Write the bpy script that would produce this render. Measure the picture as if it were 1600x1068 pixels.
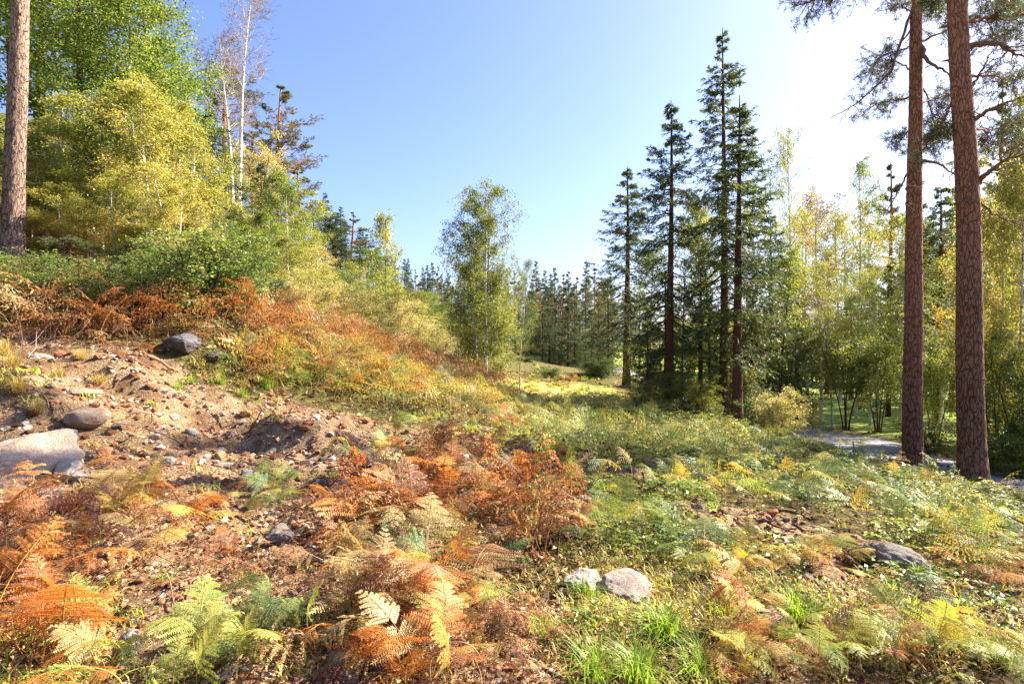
import bpy, math, random
import numpy as np
from mathutils import Vector

# ---------------------------------------------------------------- camera, sky, sun, exposure
SC = bpy.context.scene
for _o in list(bpy.data.objects):
    bpy.data.objects.remove(_o)
COL = SC.collection
F, CX, HY, EYE = 888.0, 800.0, 534.0, 1.6
cd = bpy.data.cameras.new('camera'); cam = bpy.data.objects.new('camera', cd); COL.objects.link(cam)
cam.location = (0, 0, EYE); cam.rotation_euler = (math.radians(90), 0, 0)
cd.sensor_width = 36; cd.lens = F / 1600 * 36; cd.clip_start = 0.05; cd.clip_end = 4000
SC.camera = cam
SUN_AZ, SUN_EL = 66.0, 37.0          # degrees right of the view axis, degrees above the horizon
w = bpy.data.worlds.new('World'); SC.world = w; w.use_nodes = True
nt = w.node_tree; nt.nodes.clear()
sky = nt.nodes.new('ShaderNodeTexSky'); sky.sky_type = 'NISHITA'; sky.sun_disc = False
sky.sun_elevation = math.radians(SUN_EL); sky.sun_rotation = math.radians(SUN_AZ)
sky.air_density = 1.0; sky.dust_density = 1.8; sky.ozone_density = 6.0; sky.altitude = 60
bg = nt.nodes.new('ShaderNodeBackground'); bg.inputs['Strength'].default_value = 0.08
wo = nt.nodes.new('ShaderNodeOutputWorld')
tint = nt.nodes.new('ShaderNodeMix'); tint.data_type = 'RGBA'; tint.blend_type = 'MULTIPLY'; tint.inputs[0].default_value = 1.0; tint.inputs[7].default_value = (1.07, 0.95, 1.02, 1)
nt.links.new(sky.outputs[0], tint.inputs[6]); nt.links.new(tint.outputs[2], bg.inputs[0]); nt.links.new(bg.outputs[0], wo.inputs[0])
sd = bpy.data.lights.new('sun', 'SUN'); so = bpy.data.objects.new('sun', sd); COL.objects.link(so)
sd.energy = 5.0; sd.angle = math.radians(0.53); sd.color = (1.0, 0.93, 0.80)
_a, _e = math.radians(SUN_AZ), math.radians(SUN_EL)
SUNV = Vector((math.sin(_a) * math.cos(_e), math.cos(_a) * math.cos(_e), math.sin(_e)))
so.rotation_euler = SUNV.to_track_quat('Z', 'Y').to_euler(); so.location = (30, 40, 40)
SC.view_settings.view_transform = 'Standard'; SC.view_settings.look = 'None'
SC.view_settings.exposure = 2.0; SC.view_settings.gamma = 1.0; SC.view_settings.use_curve_mapping = False
SC.cycles.use_denoising = True
SC.cycles.max_bounces = 7; SC.cycles.diffuse_bounces = 4; SC.cycles.glossy_bounces = 2; SC.cycles.transmission_bounces = 5
SC.cycles.sample_clamp_indirect = 8.0
SC.cycles.caustics_reflective = False; SC.cycles.caustics_refractive = False

R = random.Random(11)
NR = np.random.default_rng(11)
A3 = lambda *v: np.array(v, dtype=float)

def P(px, py, Y):
    return ((px - CX) / F * Y, Y, EYE + (HY - py) / F * Y)

# ---------------------------------------------------------------- noise
def _h(i, j, k, s):
    v = np.sin(i * 127.1 + j * 311.7 + k * 74.7 + s * 17.13) * 43758.5453
    return v - np.floor(v)
def noise2(x, y, s=0.0):
    i, j = np.floor(x), np.floor(y); u, v = x - i, y - j
    u = u * u * (3 - 2 * u); v = v * v * (3 - 2 * v)
    a = _h(i, j, 0, s) * (1 - u) + _h(i + 1, j, 0, s) * u
    b = _h(i, j + 1, 0, s) * (1 - u) + _h(i + 1, j + 1, 0, s) * u
    return (a * (1 - v) + b * v) * 2 - 1
def fbm2(x, y, octv=4, s=0.0):
    r, a = 0, 1.0
    for o in range(octv):
        r = r + a * noise2(x * 2 ** o + 3.7 * o, y * 2 ** o - 1.9 * o, s + o); a *= 0.5
    return r
def noise3(p, s=0.0):
    i = np.floor(p); f = p - i; f = f * f * (3 - 2 * f); r = 0
    for dx in (0, 1):
        for dy in (0, 1):
            for dz in (0, 1):
                wgt = (f[:, 0] if dx else 1 - f[:, 0]) * (f[:, 1] if dy else 1 - f[:, 1]) * (f[:, 2] if dz else 1 - f[:, 2])
                r = r + wgt * _h(i[:, 0] + dx, i[:, 1] + dy, i[:, 2] + dz, s)
    return r * 2 - 1
def sstep(a, b, x):
    t = np.clip((x - a) / (b - a), 0, 1); return t * t * (3 - 2 * t)

# ---------------------------------------------------------------- terrain
_ctl = [P(*q) for q in [
    (0,1068,2.4),(400,1068,2.55),(800,1068,2.65),(1200,1068,2.75),(1600,1068,2.9),
    (0,900,3.3),(400,900,3.7),(800,900,3.9),(1200,900,4.1),(1600,900,4.4),
    (0,780,4.6),(400,780,5.4),(800,780,5.9),(1200,800,5.9),(1600,830,6.2),
    (0,690,6.2),(200,700,6.6),(400,700,7.4),(800,710,8.3),(1200,730,8.6),(1517,752,10.5),(1425,723,12.5),(1400,760,9.2),
    (0,600,7.6),(200,600,8.5),(400,628,9.5),(500,634,10.5),(650,645,11.5),
    (0,525,9.0),(130,512,9.8),(250,518,10.2),(350,522,10.8),(450,535,12),(550,570,13.5),(620,582,16),(650,605,14),
    (15,402,12),(0,440,10.6),(100,400,14.5),(250,430,14),(350,450,15),(450,480,17),(550,525,20),(620,555,24),(690,583,27),
    (100,250,22),(350,300,30),(450,380,33),(550,440,45),(640,490,55),(700,540,60),
    (755,597,24),(800,645,15),(800,612,24),(800,585,40),(870,592,36),(930,583,45),(830,568,60),(900,573,80),
    (950,625,24),(1050,642,21),(1000,690,13),(1150,657,22),(1180,692,14.5),(1300,700,14.5),(1250,720,11),
    (1240,672,24),(1340,690,20),(1440,725,15.5),(1530,750,13.2),(1600,765,12),(1150,648,30),
    (1260,640,34),(1400,645,32),(1550,690,20),(1300,610,55),(1500,615,45),
    (1200,582,90),(1000,578,90),(800,572,110),(1500,580,100)]]
_ctl += [(-42,30,15),(-42,60,16),(-34,95,11),(-18,120,5),(-70,40,22),(-70,100,20),(0,-5,0.02),(-5,-3,1.0),(5,-3,-0.5),(-12,0,3.2),
         (12,0,-1.3),(-22,8,8),(22,2,-1.8),(0,-20,0.4),(30,30,-2.6),(60,60,-3),(60,10,-3),(20,14,-1.9),(16,22,-2.0),(-30,-15,10),(30,-20,-2.5)]
_ctl = np.array(_ctl)
def _U(r2):
    return np.where(r2 > 1e-9, r2 * np.log(r2 + 1e-12), 0.0)
def _solve():
    X = _ctl[:, :2] / 10.0; n = len(X)
    K = _U(((X[:, None] - X[None]) ** 2).sum(-1)) + np.eye(n) * 2e-4
    Pm = np.c_[np.ones(n), X]
    A = np.zeros((n + 3, n + 3)); A[:n, :n] = K; A[:n, n:] = Pm; A[n:, :n] = Pm.T
    b = np.r_[_ctl[:, 2], 0, 0, 0]
    return X, np.linalg.solve(A, b)
_TX, _TW = _solve()
ROAD = np.array([(46, 6.5, -1.9), (22, 8.0, -1.5)] + [P(*q) for q in [(1600,767,12),(1530,752,13.2),(1440,727,15.5),(1340,691,20),(1240,672,24),(1150,648,30),(1060,625,42),(1010,604,62)]] + [(18, 95, -2.9)])
def _dens(pts, k=10):
    out = []
    for a, b, c, d in zip(np.r_[pts[:1], pts[:-2]], pts[:-1], pts[1:], np.r_[pts[2:], pts[-1:]]):
        for t in np.arange(k) / k:
            out.append(0.5 * ((2 * b) + (-a + c) * t + (2*a - 5*b + 4*c - d) * t**2 + (-a + 3*b - 3*c + d) * t**3))
    out.append(pts[-1]); return np.array(out)
ROADP = _dens(ROAD)
ROADW = 1.55
def road_near(x, y):
    best = np.full(x.shape, 1e9); z = np.zeros(x.shape)
    for a, b in zip(ROADP[:-1], ROADP[1:]):
        d = b[:2] - a[:2]; t = np.clip(((x - a[0]) * d[0] + (y - a[1]) * d[1]) / (d @ d), 0, 1)
        q = (x - a[0] - t * d[0]) ** 2 + (y - a[1] - t * d[1]) ** 2
        m = q < best; best = np.where(m, q, best); z = np.where(m, a[2] + t * (b[2] - a[2]), z)
    return np.sqrt(best), z
def _gz(px, py, Y):
    q = P(px, py, Y); return q[0], q[1]
# banks, hollows and mounds of the dug soil: (x, y, rx, ry, height, angle)
BUMPS = [(*_gz(470,660,8.2), 0.85, 0.38, 0.40, 0.25), (*_gz(425,648,8.5), 0.35, 0.25, 0.20, -0.4), (*_gz(530,662,8.0), 0.4, 0.3, 0.18, 0.0), (*_gz(375,690,7.6), 0.5, 0.42, -0.52, 0.0), (*_gz(320,655,8.3), 0.5, 0.4, -0.32, 0.0),
         (*_gz(60,610,7.4), 1.0, 0.38, 0.30, -0.25), (*_gz(200,585,8.6), 0.9, 0.3, 0.22, -0.3), (*_gz(60,760,5.2), 0.5, 0.35, 0.12, 0),
         (*_gz(990,750,7.0), 0.5, 0.25, -0.12, 0), (*_gz(1190,815,5.4), 0.55, 0.3, -0.16, 0), (*_gz(760,940,3.6), 0.5, 0.35, -0.12, 0),
         (*_gz(1330,850,5.0), 0.5, 0.25, -0.10, 0), (*_gz(650,710,7.3), 0.7, 0.25, 0.12, 0), (*_gz(300,860,4.3), 0.4, 0.3, -0.08, 0),
         (*_gz(600,640,12.0), 1.4, 0.5, 0.25, 0.0), (*_gz(930,720,8.5), 1.2, 0.5, 0.18, 0.0), (*_gz(560,760,6.0), 0.5, 0.3, 0.12, 0.0),
         (*_gz(40,960,3.0), 0.4, 0.3, -0.1, 0), (*_gz(740,760,6.2), 0.6, 0.4, 0.12, 0)]
def H(x, y, fine=True):
    x = np.atleast_1d(np.asarray(x, float)); y = np.atleast_1d(np.asarray(y, float))
    z = _TW[-3] + _TW[-2] * x / 10 + _TW[-1] * y / 10
    for (cx, cy), wgt in zip(_TX, _TW):
        r2 = (x / 10 - cx) ** 2 + (y / 10 - cy) ** 2
        z = z + wgt * _U(r2)
    d = np.hypot(x, y); z = np.clip(z, -6, 26)
    far = sstep(110, 260, d); z = z * (1 - far) + (-3.0 + 9 * sstep(-40, -200, x)) * far
    if fine:
        near = 1 - sstep(18, 60, d)
        soil = soilness(x, y)
        z = z + near * (0.055 * fbm2(x * 0.9, y * 0.9, 3, 2.0) + (0.018 + 0.045 * soil) * fbm2(x * 3.0, y * 3.0, 3, 5.0) - 0.05 * soil * np.abs(fbm2(x * 2.1 + 9, y * 2.1, 3, 15.0))
                        + 0.014 * soil * noise2(x * 19, y * 19, 8.0)) + 0.25 * sstep(15, 60, d) * fbm2(x * 0.12, y * 0.12, 2, 3.0)
        for bx, by, rx, ry, hh, an in BUMPS:
            u = (x - bx) * math.cos(an) + (y - by) * math.sin(an); v = -(x - bx) * math.sin(an) + (y - by) * math.cos(an)
            z = z + hh * np.exp(-(u / rx) ** 2 - (v / ry) ** 2)
    rd, rz = road_near(x, y)
    k = sstep(ROADW + 0.15, ROADW + 1.1, rd)
    return z * k + (rz - 0.05) * (1 - k)
def topx(x, y, z):
    return CX + x / np.maximum(y, 0.3) * F, HY - (z - EYE) / np.maximum(y, 0.3) * F
# bare earth: ellipses on the ground (x, y, rx, ry, amount), sized in metres
SOIL = [(-2.2,9.6,2.2,1.2,0.85),(-0.6,8.9,1.6,1.1,0.7),(-2.6,7.2,3.0,2.6,1.0),(-4.6,6.4,2.6,2.2,1.0),(-2.0,4.7,1.6,1.5,0.9),(-1.0,8.0,1.5,1.3,0.9),(-5.0,8.3,3.0,1.3,0.9),(0.3,7.2,1.0,0.9,0.55),
        (2.2,5.6,1.0,0.6,1.0),(1.7,7.6,1.3,0.7,0.75),(2.6,4.3,1.1,0.6,0.85),(3.1,3.6,1.0,0.45,0.8),(-1.6,3.2,0.9,0.7,0.8),(-0.2,3.2,0.6,0.5,0.8),
        (1.3,3.0,0.9,0.4,0.45),(-2.6,3.6,0.6,0.8,0.7),(-0.6,10.5,1.6,1.0,0.5),(0.9,9.6,0.9,0.6,0.4),(-7,8.5,2.5,1.2,0.7),(-0.4,2.6,1.2,0.5,0.6)]
def soilness(x, y):
    s = np.zeros_like(x)
    for cx, cy, rx, ry, a in SOIL:
        s = np.maximum(s, a * (1 - sstep(0.55, 1.15, np.hypot((x - cx) / rx, (y - cy) / ry) + 0.18 * noise2(x * 1.7, y * 1.7, 4.0))))
    return s
def G(px, py):
    """the point of the ground that lies behind a point of the photograph"""
    ys = np.exp(np.linspace(math.log(1.6), math.log(140), 500)); x = (px - CX) / F * ys
    ray = EYE + (HY - py) / F * ys; hit = np.nonzero(ray < H(x, ys, False))[0]
    k = hit[0] if len(hit) else 499
    return float(x[k]), float(ys[k])
def hz(x, y):
    return float(H(x, y)[0])

# ---------------------------------------------------------------- mesh building
class MB:
    def __init__(s): s.v, s.q, s.t, s.r, s.mq, s.mt, s.n = [], [], [], [], [], [], 0
    def add(s, v, quads=None, tris=None, rnd=None, mat=0):
        v = np.asarray(v, float).reshape(-1, 3)
        if quads is not None and len(quads): s.q.append(np.asarray(quads) + s.n); s.mq.append(np.full(len(quads), mat))
        if tris is not None and len(tris): s.t.append(np.asarray(tris) + s.n); s.mt.append(np.full(len(tris), mat))
        s.v.append(v); s.r.append(np.full(len(v), 0.5) if rnd is None else np.broadcast_to(rnd, (len(v),)) if np.ndim(rnd) == 0 else np.asarray(rnd)); s.n += len(v)
    def tubes(s, path, rad, sides=5, mat=0, rnd=0.5):
        path = np.asarray(path, float); M, N = path.shape[:2]; rad = np.broadcast_to(np.asarray(rad, float), (M, N))
        t = np.gradient(path, axis=1); t /= np.linalg.norm(t, axis=2, keepdims=True) + 1e-9
        ref = np.where(np.abs(t[:, :1, 2:3]) > 0.8, A3(1, 0.13, 0), A3(0, 0, 1)); ref = np.broadcast_to(ref, t.shape)
        u = np.cross(t, ref); u /= np.linalg.norm(u, axis=2, keepdims=True) + 1e-9; w_ = np.cross(t, u)
        a = np.arange(sides) / sides * 2 * np.pi
        ring = path[:, :, None] + rad[:, :, None, None] * (np.cos(a)[:, None] * u[:, :, None] + np.sin(a)[:, None] * w_[:, :, None])
        idx = np.arange(M * N * sides).reshape(M, N, sides); nx = np.roll(idx, -1, axis=2)
        q = np.stack([idx[:, :-1], nx[:, :-1], nx[:, 1:], idx[:, 1:]], -1).reshape(-1, 4)
        s.add(ring.reshape(-1, 3), quads=q, mat=mat, rnd=rnd)
    def leaves(s, p, d, n, L, W, rnd, mat=1, fold=0.18, wide=0.42):
        M = len(p); L = np.broadcast_to(L, (M,))[:, None]; W = np.broadcast_to(W, (M,))[:, None]
        d = d / (np.linalg.norm(d, axis=1, keepdims=True) + 1e-9); sd_ = np.cross(n, d); sd_ /= np.linalg.norm(sd_, axis=1, keepdims=True) + 1e-9
        n2 = np.cross(d, sd_)
        v = np.stack([p, p + d * L * wide + sd_ * W / 2 + n2 * W * fold, p + d * L, p + d * L * wide - sd_ * W / 2 + n2 * W * fold], 1)
        s.add(v.reshape(-1, 3), quads=np.arange(4 * M).reshape(M, 4), rnd=np.repeat(np.broadcast_to(rnd, (M,)), 4), mat=mat)
    def mesh(s, name, mats, smooth=True):
        me = bpy.data.meshes.new(name); v = np.concatenate(s.v)
        q = np.concatenate(s.q).reshape(-1, 4) if s.q else np.zeros((0, 4), int); t = np.concatenate(s.t).reshape(-1, 3) if s.t else np.zeros((0, 3), int)
        me.vertices.add(len(v)); me.vertices.foreach_set('co', v.astype(np.float32).ravel())
        loops = np.concatenate([q.ravel(), t.ravel()]).astype(np.int32)
        me.loops.add(len(loops)); me.loops.foreach_set('vertex_index', loops)
        me.polygons.add(len(q) + len(t))
        me.polygons.foreach_set('loop_start', np.concatenate([np.arange(len(q)) * 4, len(q) * 4 + np.arange(len(t)) * 3]).astype(np.int32))
        mi = np.concatenate([*s.mq, *s.mt]).astype(np.int32)
        for m in mats: me.materials.append(m)
        me.polygons.foreach_set('material_index', mi)
        me.polygons.foreach_set('use_smooth', np.full(len(q) + len(t), smooth))
        at = me.attributes.new('rnd', 'FLOAT', 'POINT'); at.data.foreach_set('value', np.concatenate(s.r).astype(np.float32))
        me.update(calc_edges=True); return me

def link(name, data, parent=None, loc=(0, 0, 0), rot=(0, 0, 0), scale=(1, 1, 1)):
    o = bpy.data.objects.new(name, data); COL.objects.link(o); o.parent = parent
    o.location = loc; o.rotation_euler = rot; o.scale = scale; return o
def tag(o, label=None, cat=None, group=None, kind=None):
    for k, v in (('label', label), ('category', cat), ('group', group), ('kind', kind)):
        if v: o[k] = v
    return o

# ---------------------------------------------------------------- materials
def rgb(h):
    return tuple(((int(h[i:i+2], 16) / 255) ** 2.2) for i in (0, 2, 4)) + (1,)
class N:
    def __init__(s, name):
        s.m = bpy.data.materials.new(name); s.m.use_nodes = True; s.t = s.m.node_tree; s.t.nodes.clear()
        s.out = s.new('ShaderNodeOutputMaterial')
    def new(s, k, **kw):
        n = s.t.nodes.new(k)
        for a, b in kw.items(): setattr(n, a, b)
        return n
    def l(s, a, b): s.t.links.new(a, b)
    def val(s, sock, v): sock.default_value = v
    def noise(s, scale, detail=4, vec=None, rough=0.6):
        n = s.new('ShaderNodeTexNoise'); n.inputs['Scale'].default_value = scale; n.inputs['Detail'].default_value = detail; n.inputs['Roughness'].default_value = rough
        if vec is not None: s.l(vec, n.inputs['Vector'])
        return n.outputs['Fac']
    def ramp(s, fac, stops):
        r = s.new('ShaderNodeValToRGB'); e = r.color_ramp.elements
        while len(e) < len(stops): e.new(0.5)
        for el, (p, c) in zip(e, stops): el.position = p; el.color = rgb(c) if isinstance(c, str) else (c if len(c) == 4 else (*c, 1))
        s.l(fac, r.inputs[0]); return r.outputs[0]
    def math(s, op, a, b=0.5):
        n = s.new('ShaderNodeMath', operation=op)
        for i, x in enumerate((a, b)):
            if isinstance(x, (int, float)): n.inputs[i].default_value = x
            else: s.l(x, n.inputs[i])
        return n.outputs[0]
    def mix(s, fac, a, b, mode='MIX'):
        n = s.new('ShaderNodeMix', data_type='RGBA', blend_type=mode)
        for sock, x in ((n.inputs[0], fac), (n.inputs[6], a), (n.inputs[7], b)):
            if isinstance(x, (int, float)): sock.default_value = x
            elif isinstance(x, str): sock.default_value = rgb(x)
            elif isinstance(x, tuple): sock.default_value = x
            else: s.l(x, sock)
        return n.outputs[2]
    def pos(s): return s.new('ShaderNodeNewGeometry').outputs['Position']
    def obj(s): return s.new('ShaderNodeTexCoord').outputs['Object']
    def attr(s, name): return s.new('ShaderNodeAttribute', attribute_name=name).outputs['Fac']
    def orand(s): return s.new('ShaderNodeObjectInfo').outputs['Random']
    def bump(s, h, strength=0.5, dist=0.02):
        b = s.new('ShaderNodeBump'); b.inputs['Strength'].default_value = strength; b.inputs['Distance'].default_value = dist; s.l(h, b.inputs['Height']); return b.outputs[0]
    def pbr(s, col, rough=0.8, normal=None, spec=0.3):
        p = s.new('ShaderNodeBsdfPrincipled')
        if isinstance(col, (str, tuple)): p.inputs['Base Color'].default_value = rgb(col) if isinstance(col, str) else col
        else: s.l(col, p.inputs['Base Color'])
        if isinstance(rough, (int, float)): p.inputs['Roughness'].default_value = rough
        else: s.l(rough, p.inputs['Roughness'])
        p.inputs['Specular IOR Level'].default_value = spec
        if normal is not None: s.l(normal, p.inputs['Normal'])
        return p.outputs[0]
    def done(s, sh): s.l(sh, s.out.inputs[0]); return s.m

def leaf_mat(name, cols, trans=0.42, rough=0.5, spec=0.35, tint=None, gain=1.0, blotch=1.3, amt=0.7):
    """leaf: each leaf draws its colour from the kind's palette; light passes through it"""
    k = N(name); r = k.attr('rnd')
    fac = k.math('ADD', r, k.math('ADD', k.math('MULTIPLY', k.math('SUBTRACT', k.orand(), 0.5), 0.3), k.math('MULTIPLY', k.math('SUBTRACT', k.noise(blotch, 3, k.obj(), 0.6), 0.5), amt)))
    col = k.ramp(fac, [(i / (len(cols) - 1), c) for i, c in enumerate(cols)])
    if gain != 1.0:
        col = k.mix(1.0, col, (gain, gain, gain, 1), 'MULTIPLY')
    p = k.pbr(col, rough, None, spec)
    tr = k.new('ShaderNodeBsdfTranslucent')
    k.l(k.mix(1.0, col, tint or (1.5, 1.4, 0.75, 1), 'MULTIPLY'), tr.inputs[0])
    mx = k.new('ShaderNodeMixShader'); mx.inputs[0].default_value = trans
    k.l(p, mx.inputs[1]); k.l(tr.outputs[0], mx.inputs[2]); return k.done(mx.outputs[0])

M = {}
M['leaf_birch_green'] = leaf_mat('leaf_birch_green', ['465a2c', '627238', '828844', 'a29a54'])
M['leaf_birch_yellow'] = leaf_mat('leaf_birch_yellow', ['6a743a', '8e9048', 'aaa45a', 'b89c5c'])
M['leaf_birch_orange'] = leaf_mat('leaf_birch_orange', ['8c8c4c', 'a8954e', 'b4944e', 'ac8654'])
M['leaf_lime'] = leaf_mat('leaf_lime', ['5e7438', '7c8c42', '9c9e50', 'b4aa60'])
M['leaf_maple'] = leaf_mat('leaf_maple', ['3e5628', '587238', '788a3e', 'a0a050'])
M['leaf_hazel'] = leaf_mat('leaf_hazel', ['3a5230', '546e3c', '74864a', '9ea264'], rough=0.5, spec=0.35)
M['leaf_pale'] = leaf_mat('leaf_pale', ['8c8c56', 'aaa268', 'c0b27c', 'bf9f72'])
M['leaf_tan'] = leaf_mat('leaf_tan', ['86724e', 'a08a60', 'b49a70', 'a48462'], trans=0.3)
M['leaf_dark'] = leaf_mat('leaf_dark', ['2c401e', '3f5626', '5c6c30', '848440'])
M['needle_spruce'] = leaf_mat('needle_spruce', ['2e3e2a', '435430', '5e6a3c', '848850'], trans=0.32, rough=0.5, spec=0.35, tint=(1.3, 1.3, 0.8, 1))
M['needle_spruce_light'] = leaf_mat('needle_spruce_light', ['34482c', '4a6438', '667c44', '8c9458'], trans=0.25, rough=0.5, tint=(1.3, 1.3, 0.8, 1))
M['needle_pine'] = leaf_mat('needle_pine', ['34483a', '485c44', '62704c', '868458'], trans=0.3, rough=0.5, spec=0.35, tint=(1.3, 1.2, 0.8, 1))
M['needle_pine_warm'] = leaf_mat('needle_pine_warm', ['3d4a2c', '565c34', '737040', '8f7f4a'], trans=0.25)
FERN = {'rust': ['6a4026', '8c5430', 'aa7244', 'bc965e'], 'orange': ['a0562a', 'bd7434', 'c88e48', 'c8a860'],
        'brown': ['5c3c2a', '7c5438', '9c7450', 'b89468'], 'yellow': ['a89446', 'b8a450', 'c4b05c', 'c08c4c'],
        'lime': ['748640', '92a04a', 'aeb05c', 'c0aa5c'], 'green': ['48683e', '627f4a', '84965a', 'a89c60'],
        'straw': ['90804c', 'a8945c', 'bca876', 'a87c50'], 'plum': ['4c3430', '684640', '845c50', '987462']}
for k_, c_ in FERN.items():
    M['fern_' + k_] = leaf_mat('fern_' + k_, c_, blotch=11.0, amt=1.3, trans=0.38 if k_ != 'brown' else 0.25, rough=0.5, spec=0.35, tint=(1.35, 1.1, 0.7, 1))
M['grass'] = leaf_mat('grass', ['5d7a26', '7f9a34', '9cae48', 'b9b45e'], trans=0.4)
M['grass_dry'] = leaf_mat('grass_dry', ['8a7838', 'a8945a', 'c0aa6a', '8c8a40'], trans=0.35)
M['herb'] = leaf_mat('herb', ['56662e', '76843a', '9ea04e', 'c2ba70'], trans=0.4, rough=0.5, spec=0.45)
M['litter'] = leaf_mat('litter', ['3e2a1e', '74523a', 'a0805a', 'c0a67c'], trans=0.15, rough=0.7)

def bark(name, c0, c1, scale=14, stretch=0.25, bump=0.6, dist=0.02, upper=None, zlo=3, zhi=9, birch=False):
    k = N(name); mp = k.new('ShaderNodeMapping'); k.l(k.obj(), mp.inputs[0]); mp.inputs['Scale'].default_value = (1, 1, stretch)
    wn = k.new('ShaderNodeTexNoise'); wn.inputs['Scale'].default_value = scale * 0.8; k.l(mp.outputs[0], wn.inputs['Vector']); wv = k.new('ShaderNodeVectorMath', operation='MULTIPLY_ADD'); k.l(wn.outputs['Color'], wv.inputs[0]); wv.inputs[1].default_value = (1.6 / scale,) * 3; k.l(mp.outputs[0], wv.inputs[2])
    v = k.new('ShaderNodeTexVoronoi', feature='DISTANCE_TO_EDGE'); v.inputs['Scale'].default_value = scale; k.l(wv.outputs[0], v.inputs['Vector'])
    n = k.noise(scale * 1.5, 5, mp.outputs[0])
    crack = k.ramp(k.math('ADD', v.outputs[0], k.math('MULTIPLY', n, 0.12)), [(0.03, (0, 0, 0)), (0.16, (1, 1, 1))])
    col = k.mix(crack, c0, c1); col = k.mix(k.math('MULTIPLY', n, 0.55), col, '3a2a22')
    if birch:
        mp2 = k.new('ShaderNodeMapping'); k.l(k.obj(), mp2.inputs[0]); mp2.inputs['Scale'].default_value = (3, 3, 14)
        col = k.mix(k.ramp(k.noise(1.0, 5, mp2.outputs[0], 0.75), [(0.52, (0, 0, 0)), (0.62, (1, 1, 1))]), c1, c0)
    if upper:
        sx = k.new('ShaderNodeSeparateXYZ'); k.l(k.obj(), sx.inputs[0])
        z = k.math('ADD', sx.outputs[2], k.math('MULTIPLY', n, 1.8))
        mr = k.new('ShaderNodeMapRange'); k.l(z, mr.inputs[0]); mr.inputs[1].default_value = zlo; mr.inputs[2].default_value = zhi
        col = k.mix(mr.outputs[0], col, k.mix(k.math('MULTIPLY', n, 0.6), upper, c1))
    return k.done(k.pbr(col, 0.85, k.bump(k.math('ADD', crack, k.math('MULTIPLY', n, 0.6)), bump, dist), 0.2))
M['bark_pine'] = bark('bark_pine', '4e382e', '8c6856', 19, 0.28, 1.0, 0.05, upper='ad765c', zlo=2.5, zhi=8)
M['bark_pine_far'] = bark('bark_pine_far', '3a2820', '7a543e', 8, 0.3, 0.5, 0.02, upper='a86a44', zlo=3, zhi=8)
M['bark_pale'] = bark('bark_pale', '54443a', '9a8070', 19, 0.28, 1.0, 0.05, upper='b8947a', zlo=3, zhi=9)
M['bark_spruce'] = bark('bark_spruce', '3a261e', '6a483a', 16, 0.5, 0.5, 0.015)
M['bark_birch'] = bark('bark_birch', '2e2824', 'c8c0b2', 10, 0.4, 0.3, 0.01, birch=True)
M['bark_white'] = bark('bark_white', '4c443e', 'dcd6ca', 10, 0.4, 0.3, 0.01, birch=True)
M['bark_dark'] = bark('bark_dark', '2a211a', '5a4a3a', 18, 0.4, 0.4, 0.01)
M['twig'] = bark('twig', '5a4434', '8c7058', 30, 0.4, 0.2, 0.005)
M['twig_pink'] = bark('twig_pink', '8a7468', 'b8a294', 30, 0.4, 0.2, 0.005)
M['twig_red'] = bark('twig_red', '5c2f20', '96603c', 30, 0.4, 0.2, 0.005)

def rock_mat(name, a, b, c, lichen='8a8a6a'):
    k = N(name); o = k.obj(); r = k.orand()
    n1 = k.noise(2.2, 6, o, 0.65); n2 = k.noise(26, 4, o, 0.7); n3 = k.noise(90, 2, o)
    col = k.ramp(n1, [(0.3, a), (0.52, b), (0.72, c)])
    col = k.mix(k.ramp(n3, [(0.56, (0, 0, 0)), (0.66, (1, 1, 1))]), col, '5c5450')
    col = k.mix(k.math('MULTIPLY', k.ramp(n2, [(0.5, (0, 0, 0)), (0.7, (1, 1, 1))]), 0.5), col, lichen)
    col = k.mix(k.math('MULTIPLY', r, 0.45), col, '8a6248')
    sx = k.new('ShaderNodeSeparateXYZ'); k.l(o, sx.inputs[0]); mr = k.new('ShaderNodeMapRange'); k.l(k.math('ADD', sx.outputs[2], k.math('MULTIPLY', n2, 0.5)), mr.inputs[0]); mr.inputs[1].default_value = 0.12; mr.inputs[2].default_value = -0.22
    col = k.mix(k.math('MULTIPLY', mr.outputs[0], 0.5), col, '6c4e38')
    h = k.math('ADD', k.math('MULTIPLY', n2, 0.6), k.math('MULTIPLY', n1, 0.8))
    return k.done(k.pbr(col, 0.8, k.bump(h, 0.9, 0.06), 0.25))
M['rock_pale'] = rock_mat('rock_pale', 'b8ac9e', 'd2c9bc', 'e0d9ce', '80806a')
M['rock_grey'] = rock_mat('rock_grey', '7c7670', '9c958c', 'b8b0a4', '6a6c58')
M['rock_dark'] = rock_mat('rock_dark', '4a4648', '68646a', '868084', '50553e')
M['rock_tan'] = rock_mat('rock_tan', 'b29880', 'ccb6a0', 'e0d0bc', 'a08a60')
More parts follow.
